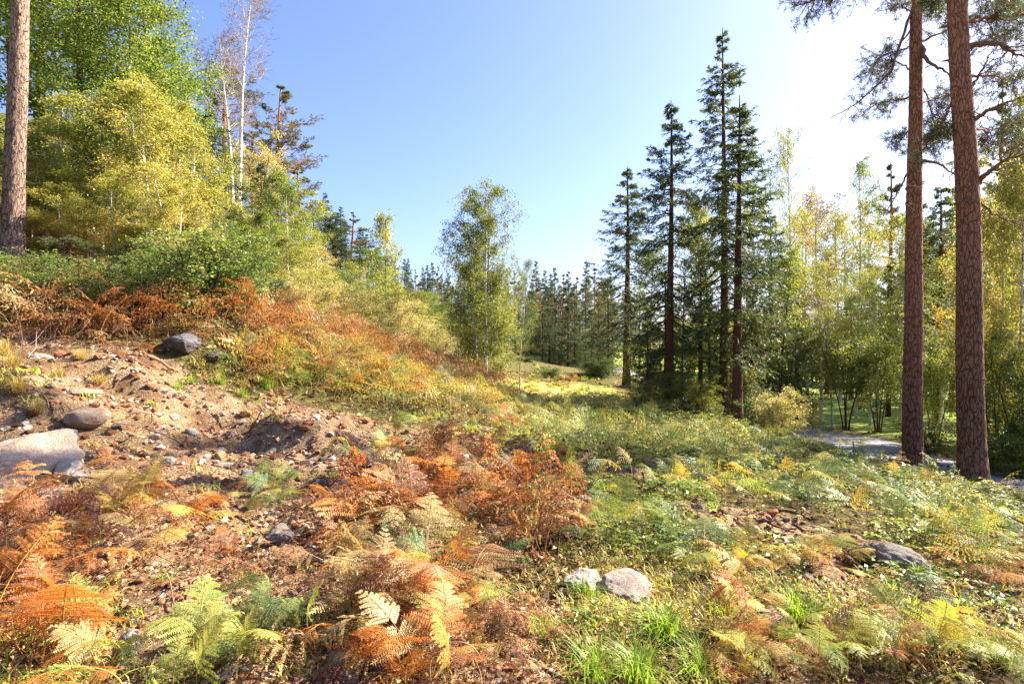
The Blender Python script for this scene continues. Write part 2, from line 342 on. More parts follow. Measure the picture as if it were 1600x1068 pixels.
# ---------------------------------------------------------------- ground, road
def _axis(lo, hi, s0, g, centre=0.0):
    def side(lim):
        out, x = [], 0.0
        while x < lim:
            x += max(s0, g * x) if x < 34 else max(s0, g * 2.2 * x) if x < 120 else 0.12 * x
            out.append(x)
        return np.array(out)
    return np.r_[(centre - side(centre - lo))[::-1], centre, centre + side(hi - centre)]
def build_ground():
    xs = _axis(-1500, 1500, 0.052, 0.0205); ys = _axis(-1500, 2500, 0.052, 0.0205, 2.6)
    X, Y = np.meshgrid(xs, ys); x, y = X.ravel(), Y.ravel(); z = H(x, y)
    nx, ny = len(xs), len(ys); i = np.arange(nx * ny).reshape(ny, nx)
    q = np.stack([i[:-1, :-1], i[:-1, 1:], i[1:, 1:], i[1:, :-1]], -1).reshape(-1, 4)
    m = MB(); m.add(np.c_[x, y, z], quads=q)
    k = N('forest_floor'); p = k.pos(); soil = k.attr('soil'); mead = k.attr('meadow')
    n1 = k.noise(0.9, 5, p); n2 = k.noise(7, 5, p, 0.7); n3 = k.noise(45, 4, p, 0.75); n4 = k.noise(160, 2, p)
    earth = k.ramp(k.math('ADD', k.math('MULTIPLY', n1, 0.5), k.math('MULTIPLY', n2, 0.5)), [(0.3, '8e6e4e'), (0.5, 'b49674'), (0.62, 'cbb08e'), (0.74, 'dac6a4')])
    earth = k.mix(k.ramp(k.noise(1.9, 4, p, 0.6), [(0.46, (0, 0, 0)), (0.62, (0.75, 0.75, 0.75))]), earth, '6c4a34')
    earth = k.mix(k.ramp(k.noise(0.55, 3, p, 0.5), [(0.5, (0, 0, 0)), (0.7, (0.6, 0.6, 0.6))]), earth, 'c4aa70')
    earth = k.mix(k.ramp(n3, [(0.42, (0.8, 0.8, 0.8)), (0.6, (0, 0, 0))]), earth, '4e3424')
    moss = k.ramp(n2, [(0.34, '3c2e20'), (0.46, '5e5430'), (0.58, '7e8040'), (0.72, 'a89c60')])
    moss = k.mix(k.ramp(n3, [(0.4, (0.7, 0.7, 0.7)), (0.6, (0, 0, 0))]), moss, '4c3622')
    field = k.ramp(n1, [(0.35, '7a8a38'), (0.55, '94a044'), (0.7, 'b0a858')])
    gold = k.ramp(n2, [(0.35, 'a08c4c'), (0.55, 'b8a45c'), (0.7, '8c8c48')])
    f = k.math('ADD', soil, k.math('MULTIPLY', k.math('SUBTRACT', n2, 0.5), 0.9))
    col = k.mix(k.ramp(f, [(0.25, (0, 0, 0)), (0.6, (1, 1, 1))]), moss, earth)
    col = k.mix(k.attr('gold'), col, gold); col = k.mix(mead, col, field)
    h = k.math('ADD', k.math('MULTIPLY', n3, 0.7), k.math('ADD', k.math('MULTIPLY', n2, 1.4), k.math('MULTIPLY', n4, 0.25)))
    mat = k.done(k.pbr(col, 0.95, k.bump(h, 1.0, 0.045), 0.15))
    me = m.mesh('ground', [mat]); so_ = soilness(x, y)
    rd, _ = road_near(x, y)
    # the mown field beyond the road, and the pale grass glade in the middle
    side = (x > np.interp(y, ROADP[::-1, 1][np.argsort(ROADP[::-1, 1])], ROADP[::-1, 0][np.argsort(ROADP[::-1, 1])])) & (y > 6)
    mead = np.where(side, sstep(2.2, 4.0, rd), 0) * (1 - 0.6 * sstep(150, 400, np.hypot(x, y)))
    gold = (1 - sstep(0.6, 1.2, np.hypot((x - 2.0) / 5.5, (y - 31) / 9.0))) + 0.6 * (1 - sstep(0.5, 1.2, np.hypot((x + 3.5) / 3.5, (y - 22) / 7)))
    for nm, v in (('soil', so_), ('meadow', mead), ('gold', np.clip(gold, 0, 1))):
        at = me.attributes.new(nm, 'FLOAT', 'POINT'); at.data.foreach_set('value', v.astype(np.float32))
    tag(link('ground', me), 'sloping earth and moss floor of the forest clearing', kind='structure')
    # road
    m = MB(); d = np.gradient(ROADP[:, :2], axis=0); d /= np.linalg.norm(d, axis=1, keepdims=True); nrm = np.c_[-d[:, 1], d[:, 0]]
    us = np.linspace(-1, 1, 9); jit = 0.10 * noise2(np.arange(len(ROADP)) * 0.9, np.zeros(len(ROADP)), 5)
    V = np.stack([np.c_[ROADP[:, :2] + nrm * (u * (ROADW + jit * abs(u)))[:, None], ROADP[:, 2] + 0.04 * (1 - u * u) - 0.035 * (abs(u) > 0.9)] for u in us], 1)
    i = np.arange(len(ROADP) * 9).reshape(-1, 9); q = np.stack([i[:-1, :-1], i[:-1, 1:], i[1:, 1:], i[1:, :-1]], -1).reshape(-1, 4)
    m.add(V.reshape(-1, 3), quads=q, rnd=np.tile(us * 0.5 + 0.5, len(ROADP)))
    k = N('road_gravel'); p = k.pos(); n = k.noise(60, 3, p, 0.8); n2 = k.noise(1.2, 4, p)
    col = k.ramp(k.math('ADD', k.math('MULTIPLY', n, 0.6), k.math('MULTIPLY', n2, 0.4)), [(0.35, '66676a'), (0.5, '828388'), (0.66, 'a09c98')])
    edge = k.math('ADD', k.math('MULTIPLY', k.math('ABSOLUTE', k.math('SUBTRACT', k.attr('rnd'), 0.5)), 2.0), k.math('MULTIPLY', k.math('SUBTRACT', k.noise(3.5, 4, p, 0.7), 0.5), 0.7))
    col = k.mix(k.ramp(edge, [(0.72, (0, 0, 0)), (0.95, (1, 1, 1))]), col, '7a7248'); col = k.mix(k.math('MULTIPLY', k.ramp(edge, [(0.02, (1, 1, 1)), (0.2, (0, 0, 0))]), 0.6), col, '7c7858')
    tag(link('road', m.mesh('road', [k.done(k.pbr(col, 0.9, k.bump(n, 0.5, 0.01), 0.25))])), 'narrow pale grey gravel road curving down behind the two pines', kind='structure')
build_ground()

# ---------------------------------------------------------------- tree makers (each returns list of trunk meshes and a crown mesh)
def unit(v): return v / (np.linalg.norm(v, axis=-1, keepdims=True) + 1e-9)
def rdir(n, up=0.0):
    v = NR.normal(size=(n, 3)); v[:, 2] += up; return unit(v)
def curve_trunk(h, r0, r1, bend=0.02, n=14, base=(0, 0), lean=(0, 0), kx=0.0):
    t = np.linspace(0, 1, n); a, b = NR.uniform(0, 6.28, 2)
    x = base[0] + lean[0] * h * t ** 1.3 + bend * h * 0.5 * (np.sin(t * 5 + a) - math.sin(a)) * t
    y = base[1] + lean[1] * h * t ** 1.3 + bend * h * 0.5 * (np.sin(t * 4 + b) - math.sin(b)) * t
    rad = r1 + (r0 - r1) * (1 - t) ** 0.85 + r0 * 0.35 * np.exp(-t * h / 0.35)
    return np.c_[x, y, t * h - 0.25 * (t == 0)], rad
def at_h(path, z):
    return np.stack([np.interp(z, path[:, 2], path[:, 0]), np.interp(z, path[:, 2], path[:, 1]), z], -1)

def spruce(h=14, base=0.3, Rm=2.2, dens=9, droop=0.35, dead=0.5, needle=0.11, seed=0, nmat='needle_spruce', thick=0.2, gap=0.0, per=10):
    global NR; NR = np.random.default_rng(seed)
    tp, tr = curve_trunk(h, thick, 0.012, 0.006, 20)
    tm = MB(); tm.tubes(tp[None], tr[None], 10, 0)
    c = MB(); nb = int(dens * h * (1 - base)); t = np.sort(NR.uniform(0, 1, nb)) ** 0.9
    z = h * (base + (1 - base) * t * 0.985); az = NR.uniform(0, 2 * np.pi, nb)
    L = 1.12 * Rm * (1 - t) ** 0.72 * np.clip((1 - t) * 5, 0.3, 1) * np.clip(t * 6 + 0.45, 0, 1) * NR.uniform(0.6, 1.12, nb) + 0.10
    if gap: L *= 1 - gap * (NR.uniform(size=nb) < 0.3)
    s = np.linspace(0, 1, 7)[None]; o = np.stack([np.cos(az), np.sin(az)], -1)
    rise = (0.55 * t - 0.12)[:, None]; dr = (droop * (1 - t) + 0.08)[:, None]
    zz = L[:, None] * (rise * s - dr * (s ** 1.4) * 1.6 + dr * 1.1 * s ** 4)
    st = at_h(tp, z)
    path = np.stack([st[:, None, 0] + o[:, None, 0] * L[:, None] * s, st[:, None, 1] + o[:, None, 1] * L[:, None] * s, st[:, None, 2] + zz], -1)
    path[:, 1:] += NR.normal(0, 0.03, path[:, 1:].shape) * L[:, None, None]
    c.tubes(path, (0.011 * L + 0.006)[:, None] * (1 - 0.85 * s), 4, 0)
    # side twigs
    nt_ = 18; u = NR.uniform(0.18, 1.0, (nb, nt_)); k = u * 6; k0 = np.minimum(k.astype(int), 5); fr = (k - k0)[..., None]
    ii = np.arange(nb)[:, None]; tb = path[ii, k0] * (1 - fr) + path[ii, k0 + 1] * fr; dirb = unit(path[ii, k0 + 1] - path[ii, k0])
    side = np.where(NR.uniform(size=(nb, nt_)) < 0.5, 1, -1)[..., None]; lat = np.stack([-o[:, 1], o[:, 0], 0 * az], -1)[:, None] * side
    td = unit(dirb * 0.75 + lat * NR.uniform(0.4, 1.0, (nb, nt_, 1)) + A3(0, 0, -1) * NR.uniform(0.15, 0.8, (nb, nt_, 1)) * (1.1 - t)[:, None, None])
    tl = (0.10 + 0.46 * L[:, None] * (1.05 - u)) * NR.uniform(0.6, 1.1, (nb, nt_)); tl = np.minimum(tl, 0.9)
    s3 = np.linspace(0, 1, 3)[:, None]
    tpth = tb[:, :, None] + td[:, :, None] * (tl[..., None, None] * s3) + A3(0, 0, -1) * (tl[..., None, None] * 0.28 * s3 ** 2)
    kt = (NR.uniform(size=(nb, nt_)) < (L / (0.42 * Rm))[:, None] + 0.3).ravel(); kt2 = np.repeat(kt, per); tpth = tpth.reshape(-1, 3, 3)[kt]; c.tubes(tpth, 0.004 * (1 - 0.6 * s3[:, 0])[None], 3, 0)
    # needles in small sprigs along twigs and branch ends
    M_ = len(tpth); u2 = NR.uniform(0, 2, (M_, per)); a0 = np.minimum(u2.astype(int), 1); f2 = (u2 - a0)[..., None]; ii = np.arange(M_)[:, None]
    pp = tpth[ii, a0] * (1 - f2) + tpth[ii, a0 + 1] * f2; dd = unit(tpth[ii, a0 + 1] - tpth[ii, a0])
    pp = pp.reshape(-1, 3); dd = dd.reshape(-1, 3); rr = rdir(len(pp)); nd = unit(dd * 0.9 + rr * 0.75)
    cl = np.repeat(NR.uniform(0, 1, nb), nt_ * per)[kt2] * 0.45
    c.leaves(pp, nd, rdir(len(pp)), needle * NR.uniform(0.7, 1.3, len(pp)), needle * 0.26, cl + NR.uniform(0, 0.55, len(pp)), 1, 0)
    # dead twigs under the crown
    if dead and base > 0.15:
        nd_ = int(26 * dead); z = NR.uniform(0.08, base, nd_) * h; az = NR.uniform(0, 6.28, nd_); ln = NR.uniform(0.3, 1.3, nd_)
        st = at_h(tp, z); q = st[:, None] + np.stack([np.cos(az), np.sin(az), -0.25 + 0 * az], -1)[:, None] * (ln[:, None, None] * np.linspace(0, 1, 4)[None, :, None])
        q[:, 1:] += NR.normal(0, 0.04, q[:, 1:].shape); c.tubes(q, 0.008, 3, 0)
    return dict(trunks=[tm.mesh('trunk', [M['bark_spruce']])], crown=c.mesh('crown', [M['bark_dark'], M[nmat]]), h=h, w=2 * Rm)

def pine(h=16, base=0.5, Rm=2.6, nb=34, seed=0, nmat='needle_pine', thick=0.2, lean=0.01, layers=True, flat=0.35, per=26, needle=0.15, bend=0.012, bmat='bark_pine_far', topround=0.9, tuft=15):
    global NR; NR = np.random.default_rng(seed)
    tp, tr = curve_trunk(h, thick, 0.03, bend, 22, lean=(lean, -lean)); tm = MB(); tm.tubes(tp[None], tr[None], 12, 0)
    c = MB(); t = np.sort(NR.uniform(0, 1, nb)); 
    if layers: t = np.clip(np.round(t * 11) / 11 + NR.normal(0, 0.015, nb), 0, 1)
    z = h * (base + (1 - base) * t * 0.97); az = NR.uniform(0, 6.28, nb)
    L = Rm * np.sin(np.clip(0.25 + t * topround, 0, 1) * np.pi) ** 0.6 * np.clip((1 - t) * 4 + 0.2, 0.2, 1) * NR.uniform(0.5, 1.1, nb) + 0.12
    s = np.linspace(0, 1, 7); o = np.stack([np.cos(az), np.sin(az), 0 * az], -1)
    rise = NR.uniform(0.0, 0.5, nb) + 0.35 * t
    path = at_h(tp, z)[:, None] + o[:, None] * (L[:, None] * s)[..., None]; path[..., 2] += L[:, None] * (rise[:, None] * s * 0.7 + 0.25 * s ** 2 - 0.22 * np.sin(s * 3.1) * NR.uniform(0, 1, (nb, 1)))
    path[:, 1:] += NR.normal(0, 0.05, (nb, 6, 3)) * L[:, None, None]
    c.tubes(path, ((0.02 * L + 0.012)[:, None] * (1 - 0.8 * s)), 5, 0)
    n2 = per; u = NR.uniform(0.3, 1, (nb, n2)) ** 0.8; k = u * 6; k0 = np.minimum(k.astype(int), 5); fr = (k - k0)[..., None]; ii = np.arange(nb)[:, None]
    b0 = path[ii, k0] * (1 - fr) + path[ii, k0 + 1] * fr
    dv = unit(rdir(nb * n2).reshape(nb, n2, 3) * A3(1, 1, flat) + o[:, None] * 0.6 + A3(0, 0, 0.25)); ln = (0.08 + 0.34 * L[:, None] * (1.1 - u * 0.6)) * NR.uniform(0.4, 1.1, (nb, n2)); ln = np.minimum(ln, 0.8)
    tw = b0[:, :, None] + dv[:, :, None] * (ln[..., None, None] * np.linspace(0, 1, 3)[:, None]); tw[:, :, 1] += NR.normal(0, 0.02, (nb, n2, 3))
    tw = tw.reshape(-1, 3, 3)[(NR.uniform(size=(nb, n2)) < (L / (0.5 * Rm))[:, None] + 0.4).ravel()]; c.tubes(tw, 0.006, 3, 0)
    e = np.concatenate([tw[:, 2], (tw[:, 1] + tw[:, 2]) / 2]); dd = np.repeat(unit(tw[:, 2] - tw[:, 1])[None], 2, 0).reshape(-1, 3)
    m = tuft; pp = np.repeat(e, m, 0) + NR.normal(0, 0.018, (len(e) * m, 3)); nd = unit(np.repeat(dd, m, 0) * 0.55 + rdir(len(pp), 0.15))
    cl = np.repeat(NR.uniform(0, 0.5, len(e)), m)
    c.leaves(pp, nd, rdir(len(pp)), needle * NR.uniform(0.7, 1.2, len(pp)), needle * 0.17, cl + NR.uniform(0, 0.5, len(pp)), 1, 0)
    if base > 0.3:
        nd_ = 12; z = NR.uniform(0.15, base, nd_) * h; az = NR.uniform(0, 6.28, nd_); ln = NR.uniform(0.2, 0.9, nd_)
        q = at_h(tp, z)[:, None] + np.stack([np.cos(az), np.sin(az), -0.1 + 0 * az], -1)[:, None] * (ln[:, None, None] * np.linspace(0, 1, 4)[None, :, None]); q[:, 1:] += NR.normal(0, 0.04, q[:, 1:].shape); c.tubes(q, 0.012, 3, 0)
    return dict(trunks=[tm.mesh('trunk', [M[bmat]])], crown=c.mesh('crown', [M[bmat], M[nmat]]), h=h, w=2 * Rm)

def broad(h=9, stems=1, base=0.25, Rm=1.5, n1=26, n2=16, n3=9, leaf=0.06, lw=0.62, droop=0.0, seed=0, lmat='leaf_birch_green', bmat='bark_birch', tmat='twig', thick=0.09,
          up=0.9, spread=0.2, prof=0.9, jit=0.09, leafup=0.2, splay=0.06, noleaf=False, twigr=0.004, bend=0.03, hang=0.0, prune=0.0):
    """deciduous tree or shrub: stems > limbs > twigs > leaves"""
    global NR; NR = np.random.default_rng(seed); trunks = []; c = MB(); allp = []
    for k in range(stems):
        a = 6.28 * k / max(stems, 1) + NR.uniform(0, 0.8); hh = h * (1 if k == 0 else NR.uniform(0.72, 0.97)); ln = (math.cos(a) * splay * (stems > 1), math.sin(a) * splay * (stems > 1))
        tp, tr = curve_trunk(hh, thick * NR.uniform(0.75, 1.05), 0.008, bend, 16, base=(math.cos(a) * spread * (stems > 1), math.sin(a) * spread * (stems > 1)), lean=ln)
        tm = MB(); tm.tubes(tp[None], tr[None], 8, 0); trunks.append(tm.mesh('trunk', [M[bmat]]))
        nb = max(4, n1 // stems); t = (np.arange(nb) + NR.uniform(0, 1, nb)) / nb; z = hh * (base + (1 - base) * t * 0.97); az = NR.uniform(0, 6.28, nb)
        L = Rm * (np.sin(np.clip(0.18 + 0.80 * t, 0, 1) * np.pi) ** prof) * NR.uniform(0.6, 1.15, nb) / (1 if stems == 1 else 1.25) + 0.1
        s = np.linspace(0, 1, 6); o = np.stack([np.cos(az), np.sin(az), 0 * az], -1)
        p = at_h(tp, z)[:, None] + o[:, None] * (L[:, None] * s)[..., None]; p[..., 2] += L[:, None] * up * (s * (0.7 + 0.4 * t[:, None])) - L[:, None] * droop * s ** 3
        p[:, 1:] += NR.normal(0, 0.05, (nb, 5, 3)) * L[:, None, None]
        c.tubes(p, (tr[8] * 0.28 + 0.004) * (1 - 0.8 * s)[None] * np.clip(L / Rm, 0.3, 1)[:, None], 4, 2)
        allp.append((p, L, o))
    p = np.concatenate([q[0] for q in allp]); L = np.concatenate([q[1] for q in allp]); o = np.concatenate([q[2] for q in allp]); nb = len(p)
    u = NR.uniform(0.15, 1, (nb, n2)) ** 0.8; k = u * 5; k0 = np.minimum(k.astype(int), 4); fr = (k - k0)[..., None]; ii = np.arange(nb)[:, None]
    b0 = p[ii, k0] * (1 - fr) + p[ii, k0 + 1] * fr; db = unit(p[ii, k0 + 1] - p[ii, k0])
    dv = unit(db * 0.6 + rdir(nb * n2, 0.2).reshape(nb, n2, 3)); ln = (0.15 + 0.38 * L[:, None]) * NR.uniform(0.4, 1.1, (nb, n2))
    s5 = np.linspace(0, 1, 5)[:, None]
    tw = b0[:, :, None] + dv[:, :, None] * (ln[..., None, None] * s5); tw[..., 2] -= (hang * ln[..., None] * s5[:, 0] ** 2 * NR.uniform(0.6, 1.5, (nb, n2, 1)))
    tw[:, :, 1:] += NR.normal(0, 0.03, (nb, n2, 4, 3)) * ln[..., None, None]; tw = tw.reshape(-1, 5, 3); lnf = ln.ravel()
    if prune:
        keep = noise3(tw[:, 2] * 1.1, seed) > -1 + prune; tw = tw[keep]; lnf = lnf[keep]
    c.tubes(tw[:, ::2], twigr * (1 - 0.7 * s5[::2, 0])[None], 3, 0)
    if noleaf:
        m = 4; b = np.repeat(tw[:, 2:4].mean(1), m, 0); d = unit(np.repeat(unit(tw[:, 4] - tw[:, 2]), m, 0) + rdir(len(b)) * 0.7); ll = np.repeat(lnf, m) * 0.55
        q = b[:, None] + d[:, None] * (ll[:, None, None] * np.linspace(0, 1, 3)[None, :, None]); c.tubes(q, twigr * 0.6, 3, 0)
    else:
        m = n3; Mt = len(tw); u2 = NR.uniform(0.3, 4, (Mt, m)); a0 = np.minimum(u2.astype(int), 3); f2 = (u2 - a0)[..., None]; ii = np.arange(Mt)[:, None]
        pp = (tw[ii, a0] * (1 - f2) + tw[ii, a0 + 1] * f2).reshape(-1, 3) + NR.normal(0, jit, (Mt * m, 3)) * A3(1, 1, 0.8)
        d = rdir(len(pp), -0.3 if hang else 0.1); nn = rdir(len(pp), leafup * 3)
        cl = np.repeat(np.clip(0.5 + 0.5 * noise3(tw[:, 4] * 0.8, seed + 3), 0, 1) * 0.5, m)
        c.leaves(pp, d, nn, leaf * NR.uniform(0.65, 1.25, len(pp)), leaf * lw * NR.uniform(0.7, 1.2, len(pp)), cl + NR.uniform(0, 0.5, len(pp)), 1)
    hh_ = float(np.concatenate(c.v)[:, 2].max())
    return dict(trunks=trunks, crown=c.mesh('crown', [M[tmat], M[lmat], M[bmat]]), h=max(h, hh_ * 0.98), w=2 * Rm)

PROTO = {}
def proto(name, fn, **kw): PROTO[name] = fn(**kw)
proto('spruce_tall', spruce, h=15, base=0.24, Rm=2.6, dens=14.5, droop=0.5, seed=1, thick=0.19, gap=0.4)
proto('spruce_mid', spruce, h=13, base=0.2, Rm=2.2, dens=16, droop=0.5, seed=2, thick=0.17)
proto('spruce_narrow', spruce, h=13, base=0.16, Rm=1.8, dens=14, seed=3, thick=0.15, droop=0.5, gap=0.3)
proto('spruce_full', spruce, h=9, base=0.03, Rm=2.0, dens=14, seed=4, thick=0.14, droop=0.25, dead=0)
proto('spruce_young', spruce, h=4, base=0.03, Rm=1.1, dens=26, seed=5, thick=0.05, droop=0.1, dead=0, nmat='needle_spruce_light', needle=0.06, per=8)
proto('pine_forest', pine, h=16, base=0.5, Rm=2.3, nb=36, seed=6, per=26, tuft=14)
proto('pine_slim', pine, h=15, base=0.42, Rm=1.9, nb=34, seed=7, per=24, tuft=14)
proto('pine_hill', pine, h=13, base=0.25, Rm=3.0, nb=44, seed=8, nmat='needle_pine_warm', flat=0.2, per=28, tuft=15, topround=0.75, needle=0.15)
proto('pine_young', pine, h=2.6, base=0.08, Rm=0.9, nb=34, seed=9, nmat='needle_pine', thick=0.04, per=10, needle=0.09, flat=0.8, topround=0.7, tuft=12)
proto('birch_clump', broad, h=8.8, stems=3, base=0.0, Rm=1.95, n1=120, n2=17, n3=19, leaf=0.085, hang=0.9, seed=10, thick=0.085, up=0.75, prof=0.30, splay=0.02, spread=0.35, bend=0.02)
proto('birch_young_a', broad, h=7.5, stems=2, base=0.12, Rm=1.25, n1=48, n2=16, n3=17, leaf=0.08, seed=11, prune=0.55, lmat='leaf_birch_yellow', thick=0.05, up=0.9, prof=0.6, splay=0.04, hang=0.2)
proto('birch_young_b', broad, h=7.0, stems=1, base=0.15, Rm=1.35, n1=42, n2=17, n3=17, leaf=0.08, seed=12, prune=0.55, lmat='leaf_birch_yellow', thick=0.055, up=0.8, prof=0.6, hang=0.3)
proto('birch_sparse_a', broad, h=13, stems=1, base=0.28, Rm=2.2, n1=52, n2=17, n3=12, leaf=0.095, seed=13, lmat='leaf_lime', thick=0.12, up=1.0, prof=0.7, hang=0.5, prune=0.6, jit=0.12)
proto('birch_sparse_b', broad, h=12, stems=1, base=0.25, Rm=2.0, n1=50, n2=16, n3=12, leaf=0.095, seed=14, lmat='leaf_lime', thick=0.10, up=1.1, prof=0.7, hang=0.3, prune=0.65, jit=0.12, bend=0.05)
proto('birch_bare', broad, h=14, stems=2, base=0.32, Rm=2.2, n1=60, n2=28, seed=15, bmat='bark_white', tmat='twig_pink', thick=0.13, up=1.5, prof=0.7, noleaf=True, splay=0.06, spread=0.2, twigr=0.007, bend=0.02)
proto('maple_big', broad, h=12, stems=1, base=0.16, Rm=4.0, n1=48, n2=24, n3=24, leaf=0.125, lw=0.95, seed=16, prune=0.5, lmat='leaf_maple', bmat='bark_dark', thick=0.2, up=0.6, prof=0.5, jit=0.22, leafup=0.6)
proto('maple_young', broad, h=6, stems=1, base=0.15, Rm=1.5, n1=30, n2=12, n3=14, leaf=0.11, lw=0.95, seed=17, lmat='leaf_maple', bmat='bark_dark', thick=0.07, up=0.5, prof=0.6, jit=0.13, leafup=0.6)
proto('hazel', broad, h=2.7, stems=6, base=0.06, Rm=1.15, n1=54, n2=13, n3=12, leaf=0.075, lw=0.75, seed=18, lmat='leaf_hazel', bmat='bark_dark', thick=0.03, up=0.5, prof=0.35, jit=0.10, leafup=0.7, splay=0.28, spread=0.12)
proto('hazel_low', broad, h=1.5, stems=6, base=0.05, Rm=0.9, n1=48, n2=10, n3=12, leaf=0.06, lw=0.7, seed=19, lmat='leaf_hazel', bmat='bark_dark', thick=0.02, up=0.4, prof=0.35, jit=0.08, leafup=0.7, splay=0.35, spread=0.12)
proto('willow', broad, h=3.2, stems=6, base=0.08, Rm=0.9, n1=60, n2=12, n3=9, leaf=0.07, lw=0.5, seed=20, lmat='leaf_pale', bmat='twig', tmat='twig_pink', thick=0.018, up=1.3, prof=0.4, jit=0.06, splay=0.2, spread=0.12)
proto('thicket_high', broad, h=5.2, stems=4, base=0.34, Rm=1.9, n1=60, n2=16, n3=12, leaf=0.09, lw=0.7, seed=31, lmat='leaf_dark', bmat='bark_dark', thick=0.045, up=0.5, prof=0.45, jit=0.12, leafup=0.4, splay=0.22, spread=0.12, prune=0.6)
proto('thicket', broad, h=5.0, stems=4, base=0.05, Rm=1.9, n1=76, n2=16, n3=13, leaf=0.095, lw=0.7, seed=21, lmat='leaf_dark', bmat='bark_dark', thick=0.045, up=0.6, prof=0.45, jit=0.12, leafup=0.4, splay=0.2, spread=0.2, prune=0.6)
proto('sapling', broad, h=2.4, stems=1, base=0.15, Rm=0.5, n1=26, n2=8, n3=7, leaf=0.05, seed=22, lmat='leaf_birch_yellow', bmat='twig', thick=0.014, up=1.1, prof=0.5, jit=0.05)
proto('aspen', broad, h=10, stems=1, base=0.40, Rm=1.3, n1=36, n2=13, n3=13, leaf=0.095, lw=0.8, seed=23, lmat='leaf_lime', bmat='bark_dark', thick=0.075, up=0.9, prof=0.6, jit=0.12, prune=0.7, bend=0.04)

NAMES = {'spruce': ('spruce_tree', 'spruce'), 'pine': ('pine_tree', 'pine tree'), 'birch': ('birch_tree', 'birch'), 'maple': ('maple_tree', 'maple'),
         'hazel': ('hazel_bush', 'bush'), 'willow': ('willow_shrub', 'shrub'), 'thicket': ('leafy_shrub', 'shrub'), 'sapling': ('birch_sapling', 'sapling'), 'aspen': ('aspen_tree', 'aspen')}
TREES = []
def tree(kind, px, Y, top, label, group=None, width=None, leafm=None, rz=None, tilt=0.0, base_z=None, x=None):
    """a tree whose top shows at py=top; it stands on the ground at distance Y"""
    pr = PROTO[kind]; x = (px - CX) / F * Y if x is None else x; z = hz(x, Y) if base_z is None else base_z
    zt = EYE + (HY - top) / F * Y; hh = max(zt - z, 0.4); sz = hh / pr['h']; sx = sz * 0.95 if width is None else (width / F * Y) / pr['w']
    nm, cat = NAMES[kind.split('_')[0]]
    e = bpy.data.objects.new(nm, None); COL.objects.link(e); e.empty_display_size = 0.3
    e.location = (x, Y, z - 0.03); e.rotation_euler = (0, tilt, R.uniform(0, 6.28) if rz is None else rz); e.scale = (sx, sx, sz)
    tag(e, label, cat, group)
    for t in pr['trunks']: link('trunk', t, e)
    c = link('crown', pr['crown'], e)
    if leafm:
        c.material_slots[1].link = 'OBJECT'; c.material_slots[1].material = M[leafm]
    TREES.append((e, px, Y)); return e
# ---------------------------------------------------------------- trees, place by place
ORD = ['nearest', 'second nearest', 'third nearest', 'fourth nearest', 'fifth nearest', 'sixth nearest', 'seventh nearest', 'eighth nearest', 'ninth nearest', 'tenth nearest'] + \
      ['%s nearest' % w_ for w_ in 'eleventh twelfth thirteenth fourteenth fifteenth sixteenth seventeenth eighteenth nineteenth twentieth'.split()]
COUNT = 'leftmost,second,third,fourth,fifth,sixth,seventh,eighth,ninth,tenth,eleventh,twelfth,thirteenth,fourteenth,fifteenth,sixteenth,seventeenth,eighteenth,nineteenth,twentieth,twenty-first,twenty-second,twenty-third,twenty-fourth'.split(',')
def row(desc, where, group, items):
    """items: (kind, px, Y, top, width or None, leaf material or None); labelled from left to right"""
    items = sorted(items, key=lambda q: q[1])
    for i, (kind, px, Y, top, wd, lm) in enumerate(items):
        lab = ('leftmost ' + desc + ' in ' + where) if i == 0 else (COUNT[i] + ' ' + desc + ' from the left in ' + where)
        tree(kind, px, Y, top, lab, group, wd, lm)

# centre birch and the tall spruces on the right
tree('birch_clump', 756, 24, 280, 'weeping three-stemmed green birch standing alone in the middle of the clearing', width=132, rz=0.6)
tree('birch_young_b', 740, 24.6, 395, 'low leafy birch growth hugging the left stem of the lone birch', width=85, leafm='leaf_birch_green')
tree('birch_young_b', 772, 25, 420, 'low leafy birch growth hugging the right stem of the lone birch', width=75, leafm='leaf_lime')
tree('birch_sparse_b', 812, 27, 400, 'thin half-bare birch close behind the lone weeping birch', width=60, leafm='leaf_birch_green')
S = 'spruces standing at the right of the glade'
tree('spruce_mid', 979, 38, 258, 'blue-green spruce, lowest and leftmost of the tall spruces beside the glade', S, width=165)
tree('spruce_mid', 1046, 23, 155, 'bushy dark spruce with bare brown stem, between the low spruce and the tallest one', S, width=190, rz=2.0)
tree('spruce_tall', 1131, 22.5, 42, 'tallest spruce of all, with a thin ragged top and reddish stem', S, width=215)
tree('spruce_narrow', 1152, 20.5, 150, 'dark spruce leaning close against the right side of the tallest spruce', S, width=205, rz=1.0)
tree('spruce_mid', 1205, 25, 330, 'shorter dark spruce half hidden right of the tallest spruce', S, width=150)
row('slender grey-stemmed aspen', 'the spruce thicket', 'aspens among the spruces', [
    ('aspen', 1066, 25, 330, 60, None), ('aspen', 1092, 23, 300, 55, None), ('aspen', 1108, 26, 310, 70, None), ('aspen', 1176, 26, 300, 70, None), ('aspen', 1016, 30, 370, 60, 'leaf_birch_green'), ('aspen', 1222, 24, 380, 70, None)])
